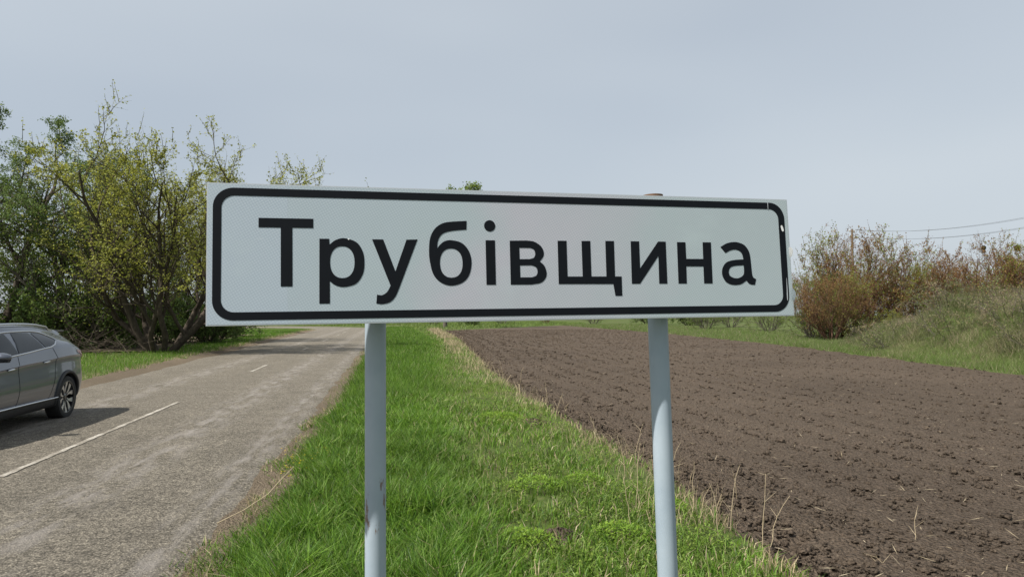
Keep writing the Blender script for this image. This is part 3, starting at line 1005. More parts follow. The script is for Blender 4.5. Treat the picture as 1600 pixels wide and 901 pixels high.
# cut brushwood lying behind the car
def brush(x, y, label, seed):
    rg = random.Random(seed); lines = []
    for k in range(70):
        a = rg.uniform(0, 6.283)
        p = Vector((rg.gauss(0, 1.4), rg.gauss(0, 0.6), rg.uniform(0.02, 0.8) * math.exp(-abs(rg.gauss(0, 0.6)))))
        d = Vector((math.cos(a), math.sin(a), rg.uniform(0.0, 0.9)))
        ln = rg.uniform(0.7, 2.0); pts = []
        for q in range(5):
            pts.append(tuple(p)); p = p + d * ln / 4
            d = (d + Vector((rg.gauss(0, .13), rg.gauss(0, .13), rg.gauss(0, .1)))).normalized()
        r = rg.uniform(0.006, 0.017)
        lines.append((pts, [r, r * .9, r * .7, r * .5, r * .25], 4))
    e = empty('brushwood_pile', (x, y, 0.05), YAW)
    link('cut_branches', tubes_mesh('cut_branches', lines), B_dark, e)
    tag(e, label, 'branches', 'brushwood piles')
brush(-20.6, 33.0, 'heap of cut brown branches on the grass behind the car, left one', 3)
brush(-18.6, 31.9, 'heap of cut brown branches just left of the many-stemmed trunk', 9)

# ------------------------------------------------------------------ power poles and wires
M_pole = plain('weathered_pole_wood', (0.17, 0.125, 0.09), 0.9, var=0.25, vscale=5, bump=0.3)
M_wire = plain('aluminium_wire', (0.16, 0.165, 0.17), 0.5, 0.6)
M_ins = plain('white_porcelain', (0.6, 0.6, 0.57), 0.3)
POLES = [(36.0, 75.0, 10.9), (41.5, 40.0, 10.6)]
def pole(x, y, h, label):
    e = empty('utility_pole', (x, y, 0), R(-12))
    link('post', tubes_mesh('post', [([(0, 0, -0.5), (0, 0, h * .5), (0, 0, h)], [0.15, 0.125, 0.1], 10)]), M_pole, e)
    for zz in (h - 0.25, h - 1.0):
        a = link('cross_arm', tubes_mesh('cross_arm', [([(-0.27, 0, zz), (0.27, 0, zz)], [0.05, 0.05], 6)]), M_pole, e)
        for sx in (-0.24, 0.24):
            link('insulator', tubes_mesh('insulator', [([(sx, 0, zz + 0.03), (sx, 0, zz + 0.1), (sx, 0, zz + 0.2)], [0.035, 0.055, 0.02], 8)]), M_ins, a)
    return tag(e, label, 'pole', 'utility poles')
pole(*POLES[0], 'brown utility pole rising out of the largest thicket')
pole(*POLES[1], 'brown utility pole carrying the wires right of the frame')
for k, (sx, dz, lab) in enumerate(((-0.24, -0.05, 'upper overhead wire, left of the pair'), (0.24, -0.05, 'upper overhead wire, right of the pair'),
                              (-0.24, -0.8, 'lower overhead wire, left of the pair'), (0.24, -0.8, 'lower overhead wire, right of the pair'))):
    a = Vector((POLES[0][0] + sx * 0.98, POLES[0][1] - sx * 0.2, POLES[0][2] + dz))
    b = Vector((POLES[1][0] + sx * 0.98, POLES[1][1] - sx * 0.2, POLES[1][2] + dz))
    pts = []
    for q in range(25):
        t = q / 24; p = a.lerp(b, t); p.z -= 4 * 1.5 * t * (1 - t); pts.append(tuple(p))
    o = link('overhead_wire', tubes_mesh('overhead_wire', [(pts, [0.011] * 25, 4)]), M_wire)
    tag(o, lab + ' running to the pole in the thicket', 'wire', 'overhead wires')

# ------------------------------------------------------------------ the sign
M_post = None
def mat_post():
    m, n, l, p = new_mat('pale_blue_grey_post_paint')
    g = n.new('ShaderNodeTexCoord').outputs['Object']
    n1 = noise(n, l, g, 6, 4)
    base = ramp(n, l, n1.outputs['Fac'], [(0.3, (0.28, 0.345, 0.41)), (0.7, (0.36, 0.425, 0.485))])
    # rust where the paint has gone: drips and chips
    n2 = noise(n, l, g, 48, 5, 0.65, (1, 1, 0.25))
    n3 = noise(n, l, g, 3.3, 3)
    mu = n.new('ShaderNodeMath'); mu.operation = 'ADD'
    l.new(n2.outputs['Fac'], mu.inputs[0]); l.new(maprange(n, l, n3.outputs['Fac'], 0.35, 0.7, -0.16, 0.1), mu.inputs[1])
    f = maprange(n, l, mu.outputs[0], 0.645, 0.69, 0.0, 0.85)
    l.new(mixc(n, l, f, base.outputs['Color'], (0.15, 0.075, 0.035)), p.inputs['Base Color'])
    p.inputs['Roughness'].default_value = 0.42
    b = n.new('ShaderNodeBump'); b.inputs['Strength'].default_value = 0.25; b.inputs['Distance'].default_value = 0.003
    l.new(n1.outputs['Fac'], b.inputs['Height']); l.new(b.outputs['Normal'], p.inputs['Normal'])
    return m

def mat_panel():
    m, n, l, p = new_mat('white_prismatic_sheeting')
    g = n.new('ShaderNodeTexCoord').outputs['Object']
    # honeycomb cells of the sheeting
    v = n.new('ShaderNodeTexVoronoi'); v.feature = 'DISTANCE_TO_EDGE'
    v.inputs['Scale'].default_value = 155; v.inputs['Randomness'].default_value = 0.15
    mp_ = n.new('ShaderNodeMapping'); mp_.inputs['Scale'].default_value = (1, 0.02, 1); mp_.inputs['Rotation'].default_value = (0, R(30), 0)
    l.new(g, mp_.inputs['Vector']); l.new(mp_.outputs['Vector'], v.inputs['Vector'])
    sx = n.new('ShaderNodeSeparateXYZ'); l.new(g, sx.inputs['Vector'])
    cells = maprange(n, l, v.outputs['Distance'], 0.02, 0.14, 0.0, 1.0)
    n1 = noise(n, l, g, 2.2, 3)
    px = n.new('ShaderNodeMath'); px.operation = 'MULTIPLY_ADD'; px.inputs[1].default_value = 0.6; px.inputs[2].default_value = 0.5
    l.new(sx.outputs['X'], px.inputs[0])
    py = n.new('ShaderNodeMath'); py.operation = 'ADD'
    l.new(px.outputs[0], py.inputs[0]); l.new(maprange(n, l, n1.outputs['Fac'], 0.3, 0.7, -0.16, 0.16), py.inputs[1])
    hue = ramp(n, l, py.outputs[0], [(0.1, (0.41, 0.475, 0.525)), (0.3, (0.405, 0.472, 0.50)), (0.46, (0.465, 0.467, 0.515)), (0.62, (0.435, 0.463, 0.50)), (0.8, (0.41, 0.472, 0.495))])
    # strip of a second sheet at the left end
    st = maprange(n, l, sx.outputs['X'], -0.6345, -0.6335, 1.0, 0.0)
    c = mixc(n, l, st, hue.outputs['Color'], (0.42, 0.485, 0.545))
    seam = n.new('ShaderNodeMath'); seam.operation = 'ADD'; seam.inputs[1].default_value = 0.634
    l.new(sx.outputs['X'], seam.inputs[0])
    ab = n.new('ShaderNodeMath'); ab.operation = 'ABSOLUTE'; l.new(seam.outputs[0], ab.inputs[0])
    c = mixc(n, l, maprange(n, l, ab.outputs[0], 0.0, 0.0016, 0.2, 0.0), c, (0.3, 0.33, 0.36))
    dk = mixc(n, l, 1.0, c, (0.72, 0.76, 0.80), 'MULTIPLY')
    c = mixc(n, l, cells, dk, c)
    # scratches and dust
    n4 = noise(n, l, g, 5, 6, 0.7, (1.6, 1, 9))
    sc = maprange(n, l, n4.outputs['Fac'], 0.66, 0.72, 0.0, 0.3)
    c = mixc(n, l, sc, c, (0.58, 0.62, 0.64))
    n5 = noise(n, l, g, 3.2, 6, 0.65, (1, 1, 1.6))
    c = mixc(n, l, maprange(n, l, n5.outputs['Fac'], 0.58, 0.75, 0.0, 0.35), c, (0.45, 0.53, 0.55))
    l.new(c, p.inputs['Base Color'])
    p.inputs['Roughness'].default_value = 0.36
    p.inputs['Specular IOR Level'].default_value = 0.5
    nb = noise(n, l, g, 3.0, 2)
    b = n.new('ShaderNodeBump'); b.inputs['Strength'].default_value = 0.12; b.inputs['Distance'].default_value = 0.01
    l.new(nb.outputs['Fac'], b.inputs['Height']); l.new(b.outputs['Normal'], p.inputs['Normal'])
    return m

M_post = mat_post()
M_panel = mat_panel()
M_edge = plain('galvanised_edge', (0.5, 0.53, 0.56), 0.45, 0.3, var=0.1, vscale=20)
M_black = plain('black_vinyl_film', (0.0045, 0.006, 0.009), 0.55, spec=0.14, var=0.2, vscale=14)
M_chip = plain('torn_film_white', (0.75, 0.76, 0.76), 0.5)
M_rust = plain('rusty_steel', (0.16, 0.09, 0.05), 0.85, var=0.35, vscale=60)
M_steel = plain('zinc_steel', (0.4, 0.41, 0.42), 0.45, 0.8)

PW, PH = 1.645, 0.35
SO = Vector((0.0485, 1.9476, 1.9631))
SROT = Matrix.Rotation(0.2545, 3, 'Z') @ Matrix.Rotation(-0.05737, 3, 'X') @ Matrix.Rotation(-0.01525, 3, 'Y')
sign = empty('place_name_sign', (0.03, 1.98, 0.0))
tag(sign, 'white place-name road sign with black border and letters on two grey posts', 'road sign')
SM = Matrix.Translation(SO - sign.location) @ SROT.to_4x4()

def on_plate(name, me, mat, parent=None):
    """a part given in plate coordinates (x right, -y out of the face, z up), held by the sign"""
    o = link(name, me, mat, parent or sign)
    if parent is None:
        o.matrix_basis = SM
    return o

# pressed steel panel: front sheet with folded edges, the right end slightly dented
def panel_mesh():
    bm = bmesh.new()
    nx_, nz_ = 48, 10
    g = []
    for i in range(nx_ + 1):
        rowv = []
        for k in range(nz_ + 1):
            x = -PW / 2 + PW * i / nx_; z = -PH / 2 + PH * k / nz_
            y = 0.0
            rowv.append(bm.verts.new((x, y, z)))
        g.append(rowv)
    for i in range(nx_):
        for k in range(nz_):
            bm.faces.new((g[i][k], g[i + 1][k], g[i + 1][k + 1], g[i][k + 1]))
    return bm_mesh('panel', bm, smooth=False)
panel = on_plate('panel', panel_mesh(), M_panel)
def box_bm(bm, x0, x1, y0, y1, z0, z1):
    v = [bm.verts.new(p) for p in ((x0, y0, z0), (x1, y0, z0), (x1, y1, z0), (x0, y1, z0), (x0, y0, z1), (x1, y0, z1), (x1, y1, z1), (x0, y1, z1))]
    for f in ((0, 1, 2, 3), (4, 5, 6, 7), (0, 1, 5, 4), (1, 2, 6, 5), (2, 3, 7, 6), (3, 0, 4, 7)):
        bm.faces.new([v[i] for i in f])
def boxes(name, lst, bevel=0.0):
    bm = bmesh.new()
    for b in lst: box_bm(bm, *b)
    if bevel:
        bmesh.ops.bevel(bm, geom=bm.edges[:], offset=bevel, segments=2, affect='EDGES')
    return bm_mesh(name, bm)
hw, hh = PW / 2, PH / 2
for (x0, x1, z0, z1) in ((-hw - .0025, hw + .0025, hh, hh + .0025), (-hw - .0025, hw + .0025, -hh - .0025, -hh), (-hw - .0025, -hw, -hh, hh), (hw, hw + .0025, -hh, hh)):
    on_plate('folded_edge', boxes('folded_edge', [(x0, x1, 0.0004, 0.02, z0, z1)]), M_edge)
on_plate('back_sheet', boxes('back_sheet', [(-hw + .001, hw - .001, 0.002, 0.004, -hh + .001, hh - .001)]), M_edge)
for zz in (-0.11, 0.11):
    on_plate('back_rail', boxes('back_rail', [(-0.62, 0.62, 0.005, 0.024, zz - 0.018, zz + 0.018)], 0.003), M_steel)

def spline(pts, closed=True, sub=7):
    """points (x, z[, 'c']) in mm: 'c' marks a corner; smooth Catmull-Rom between corners"""
    n = len(pts); out = []
    P = [np.array(p[:2], float) for p in pts]
    C = [len(p) > 2 for p in pts]
    for i in range(n if closed else n - 1):
        j = (i + 1) % n
        p1, p2 = P[i], P[j]
        if C[i] and C[j]:
            out.append(tuple(p1)); continue
        p0 = P[i - 1] if not C[i] else p1 - (p2 - p1) * 0.5
        p3 = P[(j + 1) % n] if not C[j] else p2 + (p2 - p1) * 0.5
        for q in range(sub):
            t = q / sub
            out.append(tuple(0.5 * ((2 * p1) + (-p0 + p2) * t + (2 * p0 - 5 * p1 + 4 * p2 - p3) * t * t + (-p0 + 3 * p1 - 3 * p2 + p3) * t ** 3)))
    return out

def ell(cx, cz, rx, rz, e=2.25, n=40):
    o = []
    for k in range(n):
        a = 2 * math.pi * k / n; c, s = math.cos(a), math.sin(a)
        o.append((cx + rx * math.copysign(abs(c) ** (2 / e), c), cz + rz * math.copysign(abs(s) ** (2 / e), s)))
    return o

def film(name, loops, y=-0.0005, th=0.0002):
    """flat cut film from outlines in mm (outer loops and holes)"""
    cu = bpy.data.curves.new(name, 'CURVE')
    cu.dimensions = '2D'; cu.fill_mode = 'BOTH'; cu.extrude = th
    for lp in loops:
        sp = cu.splines.new('POLY')
        sp.points.add(len(lp) - 1)
        for k, p in enumerate(lp):
            sp.points[k].co = (p[0] / 1000, p[1] / 1000, 0, 1)
        sp.use_cyclic_u = True
    tmp = bpy.data.objects.new('tmp', cu); col.objects.link(tmp)
    dg = bpy.context.evaluated_depsgraph_get()
    me = bpy.data.meshes.new_from_object(tmp.evaluated_get(dg))
    bpy.data.objects.remove(tmp, do_unlink=True)
    me.transform(Matrix.Translation((0, y, 0)) @ Matrix.Rotation(R(90), 4, 'X'))
    me.name = name
    return me

def poly(*p): return [tuple(q) for q in p]
c_ = 'c'
GLYPHS = [
    ('T', [poly((-704, 91), (-572, 91), (-572, 67), (-623, 67), (-623, -82), (-651, -82), (-651, 67), (-704, 67))]),
    ('r', [spline([(-557, 40, c_), (-533, 40, c_), (-532, 25, c_), (-517, 37), (-495, 42), (-465, 32), (-449, 8), (-445, -20), (-449, -50), (-466, -75), (-495, -84), (-517, -80), (-532, -69, c_), (-532, -126, c_), (-558, -126, c_)]),
           ell(-500.5, -20, 30.5, 41)]),
    ('u', [spline([(-425, 40, c_), (-396.5, 40, c_), (-366, -44, c_), (-336, 40, c_), (-307, 41, c_), (-356, -86, c_), (-367, -110), (-381, -124), (-401, -129), (-416, -127, c_), (-414, -104, c_), (-401, -105.5), (-388, -97), (-379, -81, c_)])]),
    ('b', [spline([(-174, 93, c_), (-175, 69, c_), (-207, 66), (-231, 61), (-245, 52), (-253, 36), (-255, 17, c_), (-248, 27), (-235, 37), (-217, 40), (-189, 33), (-170, 12), (-163, -19), (-170, -53), (-189, -74), (-219, -82), (-246, -74), (-266, -53), (-275, -19), (-277, 9), (-274, 43), (-263, 67), (-246, 82), (-224, 89)]),
           ell(-218, -21.5, 30.5, 39)]),
    ('i', [poly((-123, 41), (-97, 41), (-97.5, -80), (-123.5, -80)), ell(-110.5, 80.5, 15.6, 15.6, 2.0, 28)]),
    ('v', [spline([(-55.5, 40.5, c_), (-8, 41.5, c_), (14, 38.5), (33, 26), (40.5, 10), (38.5, -3), (28.5, -16.5, c_), (41, -28), (47, -48), (42.5, -64), (28.5, -75.5), (2, -80, c_), (-56, -80, c_)]),
           spline([(-29, 21, c_), (0, 21, c_), (11.5, 17), (16, 6), (12, -5.5), (0, -9.8, c_), (-29, -10, c_)]),
           spline([(-28.5, -27.5, c_), (4, -27, c_), (16.5, -32), (21, -43.5), (17, -55), (4, -60, c_), (-28.5, -60, c_)])]),
    ('sh', [poly((82, 42), (108, 42), (107.5, -58), (152, -58), (152.5, 42), (178.5, 42.5), (178, -58), (223, -58), (224, 43), (250, 43), (249, -58), (269, -58), (268.5, -113), (248, -113), (243, -79.5), (81, -79))]),
    ('y', [poly((301.5, 43), (327.5, 43), (327, -35), (387, 43), (411, 43), (410, -79), (384.5, -79), (386, 1), (325, -79), (299.5, -79))]),
    ('n', [poly((447, 42), (474, 42), (474, -7), (529, -7), (530, 42.5), (557, 42.5), (555.5, -79), (528, -79), (528.5, -29), (473, -29), (472, -79), (445.5, -79))]),
]
def am(x, y): return (588 + (x - 898) * .3665, 43 - (y - 164) * .3345)
GLYPHS.append(('a', [spline([am(897, 207) + (c_,), am(940, 260) + (c_,), am(985, 237), am(1030, 229), am(1072, 243), am(1093, 275), am(1100, 315) + (c_,),
                             am(1010, 322), am(945, 342), am(910, 385), am(899, 430), am(905, 472), am(930, 515), am(970, 538), am(1020, 544), am(1070, 535), am(1117, 505) + (c_,),
                             am(1137, 530), am(1162, 541), am(1193, 543) + (c_,), am(1207, 492) + (c_,), am(1187, 481), am(1174, 455), am(1169, 380), am(1165, 300), am(1154, 240), am(1120, 190), am(1070, 166), am(1020, 160), am(955, 173)]),
                     spline([am(1100, 368) + (c_,), am(1020, 374), am(977, 390), am(961, 425), am(969, 460), am(1000, 479), am(1040, 483), am(1080, 466), am(1099, 435)])]))
for nm, loops in GLYPHS:
    on_plate('letter', film('letter', loops), M_black)

def rrect(x0, x1, z0, z1, r, n=12):
    o = []
    for cx, cz, a0 in ((x1 - r, z1 - r, 0), (x0 + r, z1 - r, 90), (x0 + r, z0 + r, 180), (x1 - r, z0 + r, 270)):
        for k in range(n + 1):
            a = R(a0 + 90 * k / n); o.append((cx + r * math.cos(a), cz + r * math.sin(a)))
    return o
border = on_plate('border', film('border', [rrect(-811, 811, -165, 166, 49), rrect(-791, 790, -145, 146, 31)]), M_black)
# damage at the right end: seams in the film, a chip, lifted sheeting at the edge; also a painted slim highlight
on_plate('film_seam', film('film_seam', [poly((755.5, 166), (757.2, 166), (756.6, 145), (755.2, 145))], -0.0011, 0.0002), M_edge)
on_plate('chip_or_highlight', film('chip_or_highlight', [spline([(797, 95), (801, 97), (805, 88), (806, 80), (801, 79), (798, 86)])], -0.0011, 0.0002), M_chip)
on_plate('chip_or_highlight', film('chip_or_highlight', [spline([(803, -118), (805, -70), (806, -68), (806, -120), (804, -132)])], -0.0011, 0.0002), M_edge)  # slim highlight down the right edge, painted as a pale film strip
on_plate('chip_or_highlight', film('chip_or_highlight', [spline([(-487, 40), (-482, 41), (-484, 37.5)])], -0.0011, 0.0002), M_chip)
def lifted(z, ln):
    bm = bmesh.new(); n_ = 7; a = []
    for k in range(n_):
        t = k / (n_ - 1); zz = z + (t - 0.5) * ln
        b_ = math.sin(t * math.pi)
        a.append((bm.verts.new((hw - 0.004, -0.003, zz)), bm.verts.new((hw + 0.003 + 0.004 * b_, -0.004 - 0.003 * b_, zz + 0.003 * b_))))
    for k in range(n_ - 1):
        bm.faces.new((a[k][0], a[k][1], a[k + 1][1], a[k + 1][0]))
    bmesh.ops.solidify(bm, geom=bm.faces[:], thickness=0.0006)
    return bm_mesh('lifted_film', bm)
on_plate('lifted_film', lifted(0.015, 0.03), M_chip)
on_plate('lifted_film', lifted(-0.115, 0.035), M_panel)

# posts
def sign_post(top, bot, r, bow=0.0):
    a = Vector(top); b = Vector(bot); pts = []
    for k in range(13):
        t = k / 12; p = a.lerp(b, t); p.x += bow * math.sin(math.pi * t); pts.append(p - sign.location)
    d = (b - a).normalized()
    me = tubes_mesh('post', [([tuple(p) for p in pts], [r] * 13, 28)])
    o = link('post', me, M_post, sign)
    # rim and hollow end
    t0 = pts[0]
    rim = tubes_mesh('post_rim', [([tuple(t0 - d * 0.001), tuple(t0 + d * 0.012)], [r * 1.03, r * 1.02], 24), ([tuple(t0 - d * 0.001), tuple(t0 + d * 0.06)], [r * 0.86, r * 0.86], 20),
                                 ([tuple(t0 - d * 0.001), tuple(t0 - d * 0.0014)], [r * 1.03, r * 0.86], 24)])
    link('post_rim', rim, M_rust, o)
    return o
PL_T = (-0.381, 1.974, 2.105); PL_B = (-0.371, 2.012, -0.3)
PR_T = (0.4262, 2.141, 2.161); PR_B = (0.498, 2.106, -0.3)
sign_post(PL_T, PL_B, 0.029)
sign_post(PR_T, PR_B, 0.0295)
# clamps holding the rails to the posts, and their bolts
for pt, pb, arm in ((PL_T, PL_B, 0.066), (PR_T, PR_B, 0.03)):
    for zz in (2.07, 1.85):
        t = (pt[2] - zz) / (pt[2] - pb[2])
        c0 = Vector(pt).lerp(Vector(pb), t) - sign.location
        ring = [(0.034 * math.cos(R(a)), 0.034 * math.sin(R(a)), 0) for a in range(0, 361, 20)]
        me = tubes_mesh('clamp', [([(c0.x + p[0], c0.y + p[1], c0.z) for p in ring], [0.006] * len(ring), 6),
                                  ([(c0.x - 0.034, c0.y, c0.z), (c0.x - 0.034, c0.y - arm, c0.z)], [0.006, 0.006], 6),
                                  ([(c0.x + 0.034, c0.y, c0.z), (c0.x + 0.034, c0.y - arm, c0.z)], [0.006, 0.006], 6)])
        link('clamp', me, M_steel, sign)

# ------------------------------------------------------------------ the parked car
M_paint = plain('metallic_grey_paint', (0.085, 0.095, 0.12), 0.3, 0.5, coat=1.0)
M_clad = plain('black_plastic_cladding', (0.018, 0.018, 0.019), 0.55)
M_tyre = plain('tyre_rubber', (0.016, 0.016, 0.016), 0.8, bump=0.2, vscale=40)
M_glass = plain('dark_tinted_glass', (0.008, 0.010, 0.011), 0.03, spec=0.42)
M_chrome = plain('satin_chrome', (0.62, 0.63, 0.65), 0.18, 1.0)
M_alloy = plain('machined_alloy', (0.55, 0.56, 0.58), 0.28, 0.9)
M_rimblk = plain('gloss_black_wheel', (0.012, 0.012, 0.013), 0.25, coat=0.5)
M_red = plain('red_tail_lamp', (0.28, 0.012, 0.012), 0.12, coat=0.8)
M_lamp = plain('clear_headlamp', (0.55, 0.57, 0.6), 0.08, 0.3, coat=1.0)
M_liner = plain('wheel_arch_liner', (0.008, 0.008, 0.008), 0.9)
M_plate = plain('number_plate_white', (0.7, 0.7, 0.7), 0.4)

KL = [0.0, 0.06, 0.20, 0.45, 0.75, 1.1, 1.6, 2.2, 2.8, 3.2, 3.55, 3.9, 4.25, 4.5, 4.64, 4.7]
def kp(vals):
    v = np.array(vals, float); kx = np.array(KL)
    m = np.gradient(v, kx)
    for i in range(1, len(v) - 1):                        # monotone tangents
        if (v[i] - v[i - 1]) * (v[i + 1] - v[i]) <= 0: m[i] = 0
    def f(x):
        i = int(np.clip(np.searchsorted(kx, x) - 1, 0, len(kx) - 2))
        h = kx[i + 1] - kx[i]; t = (x - kx[i]) / h
        return ((2 * t ** 3 - 3 * t ** 2 + 1) * v[i] + (t ** 3 - 2 * t ** 2 + t) * h * m[i] + (-2 * t ** 3 + 3 * t ** 2) * v[i + 1] + (t ** 3 - t ** 2) * h * m[i + 1])
    return f
f_w = kp([.70, .80, .885, .93, .945, .945, .935, .93, .932, .935, .94, .94, .905, .83, .72, .60])
f_zb = kp([.46, .40, .33, .29, .25, .22, .21, .21, .21, .21, .21, .22, .24, .27, .33, .40])
f_zm = kp([.70, .70, .68, .66, .66, .66, .64, .62, .62, .62, .62, .62, .60, .58, .56, .54])
f_zc = kp([.90, .98, 1.05, 1.07, 1.07, 1.06, 1.03, 1.01, .98, .96, .95, .93, .88, .80, .72, .64])
f_zl = kp([.93, 1.02, 1.12, 1.20, 1.245, 1.245, 1.215, 1.165, 1.125, 1.10, 1.075, 1.03, .96, .87, .77, .67])
f_wr = kp([.60, .64, .66, .645, .64, .65, .67, .685, .685, .69, .74, .82, .80, .73, .62, .50])
f_zs = kp([.94, 1.035, 1.16, 1.385, 1.435, 1.48, 1.515, 1.525, 1.50, 1.41, 1.22, 1.055, .985, .89, .785, .68])
f_zr = kp([.95, 1.06, 1.22, 1.50, 1.555, 1.60, 1.635, 1.645, 1.625, 1.545, 1.34, 1.095, 1.02, .92, .80, .69])

def section(l):
    w, zb, zm, zc, zl, wr, zs, zr = [f(l) for f in (f_w, f_zb, f_zm, f_zc, f_zl, f_wr, f_zs, f_zr)]
    wl_ = w - 0.045
    wr = min(wr, wl_ - 0.01)
    return [(0, zb), (w - .20, zb), (w - .055, zb + .05), (w - .012, zb + .20), (w, zm), (w - .030, zc - .045), (w - .010, zc), (wl_, zl), (wr, zs), (wr - .13, zs + (zr - zs) * .82), (0, zr)]
NV = 10
def S_(l, v):
    P = section(l); i = min(int(v), NV - 1); t = v - i
    g = lambda k: np.array(P[max(0, min(NV, k))], float)
    p1, p2 = g(i), g(i + 1)
    if i in (0, 1, 6, 7):
        q = p1 * (1 - t) + p2 * t
        if i == 7: q[0] += 0.022 * math.sin(math.pi * t)   # barrelled side glass
    else:
        p0, p3 = g(i - 1), g(i + 2)
        if i == 9: p3 = np.array([-p1[0], p1[1]])
        if i == 8: p0 = p1 - (p2 - p1) * 0.6
        if i == 5: p3 = p2 + (p2 - p1)
        q = 0.5 * ((2 * p1) + (-p0 + p2) * t + (2 * p0 - 5 * p1 + 4 * p2 - p3) * t * t + (-p0 + 3 * p1 - 3 * p2 + p3) * t ** 3)
    return Vector((q[0], 2.35 - l, q[1]))
def S_n(l, v):
    e = 0.01
    a = S_(min(l + e, 4.7), v) - S_(max(l - e, 0), v); b = S_(l, min(v + e, NV)) - S_(l, max(v - e, 0))
    n_ = b.cross(a)
    return n_.normalized() if n_.length > 1e-9 else Vector((0, 0, 1))

car = empty('parked_car', W(12.05, -6.44, 0.03), YAW)
tag(car, 'grey metallic SUV parked at the left on the road, seen from its rear side', 'car')

def car_body():
    bm = bmesh.new()
    ls = list(np.concatenate([np.linspace(0, .3, 9), np.linspace(.34, 4.4, 92), np.linspace(4.43, 4.7, 9)]))
    vs = np.concatenate([np.arange(0, 2, 1.0), np.arange(2, NV + 0.01, 0.25)])
    rings = []
    for l in ls:
        right = [S_(l, v) for v in vs]
        loop = [bm.verts.new(p) for p in right]
        loop += [bm.verts.new((-p.x, p.y, p.z)) for p in reversed(right[1:-1])]
        rings.append(loop)
    n_ = len(rings[0])
    for a, b in zip(rings[:-1], rings[1:]):
        for k in range(n_):
            bm.faces.new((a[k], a[(k + 1) % n_], b[(k + 1) % n_], b[k]))
    bm.faces.new(rings[0]); bm.faces.new(list(reversed(rings[-1])))
    bmesh.ops.recalc_face_normals(bm, faces=bm.faces[:])
    me = bpy.data.meshes.new('body'); bm.to_mesh(me); bm.free()
    tmp = bpy.data.objects.new('tmp', me); col.objects.link(tmp)
    cutters = []
    for l in (0.9, 3.66):
        cb = bmesh.new()
        bmesh.ops.create_cone(cb, cap_ends=True, segments=48, radius1=0.405, radius2=0.405, depth=2.4, matrix=Matrix.Translation((0, 2.35 - l, 0.37)) @ Matrix.Rotation(R(90), 4, 'Y'))
        cm = bpy.data.meshes.new('cut'); cb.to_mesh(cm); cb.free()
        co = bpy.data.objects.new('cut', cm); col.objects.link(co); cutters.append(co)
        md = tmp.modifiers.new('b', 'BOOLEAN'); md.operation = 'DIFFERENCE'; md.object = co; md.solver = 'EXACT'
    dg = bpy.context.evaluated_depsgraph_get()
    out = bpy.data.meshes.new_from_object(tmp.evaluated_get(dg))
    for o in [tmp] + cutters: bpy.data.objects.remove(o, do_unlink=True)
    out.polygons.foreach_set('use_smooth', np.ones(len(out.polygons), dtype=bool))
    out.set_sharp_from_angle(angle=R(38))
    return out
body = link('body', car_body(), M_paint, car)

def patch(lv, off=0.004, flip=False, nl=24, nv=6):
    """lv: list of columns (l, v_low, v_high) -> thin panel lying on the body skin"""
    cols_ = []
    L = np.array(lv, float)
    for l in np.linspace(L[0, 0], L[-1, 0], nl):
        a = np.interp(l, L[:, 0], L[:, 1]); b = np.interp(l, L[:, 0], L[:, 2])
        cols_.append([(l, a + (b - a) * k / nv) for k in range(nv + 1)])
    bm = bmesh.new(); g = []
    for c in cols_:
        rowv = []
        for l, v in c:
            p = S_(l, v) + S_n(l, v) * off
            if flip: p.x = -p.x
            rowv.append(bm.verts.new(p))
        g.append(rowv)
    for i in range(len(g) - 1):
        for k in range(nv):
            try: bm.faces.new((g[i][k], g[i + 1][k], g[i + 1][k + 1], g[i][k + 1]))
            except ValueError: pass
    bmesh.ops.remove_doubles(bm, verts=bm.verts[:], dist=0.0005)
    return bm

def skin_tube(path, r, flip=False, off=0.004, k=6):
    pts = []
    for l, v in path:
        p = S_(l, v) + S_n(l, v) * off
        pts.append((-p.x if flip else p.x, p.y, p.z))
    return (pts, [r] * len(pts), k)

def lin(a, b, n_):
    return [(a[0] + (b[0] - a[0]) * t, a[1] + (b[1] - a[1]) * t) for t in np.linspace(0, 1, n_)]

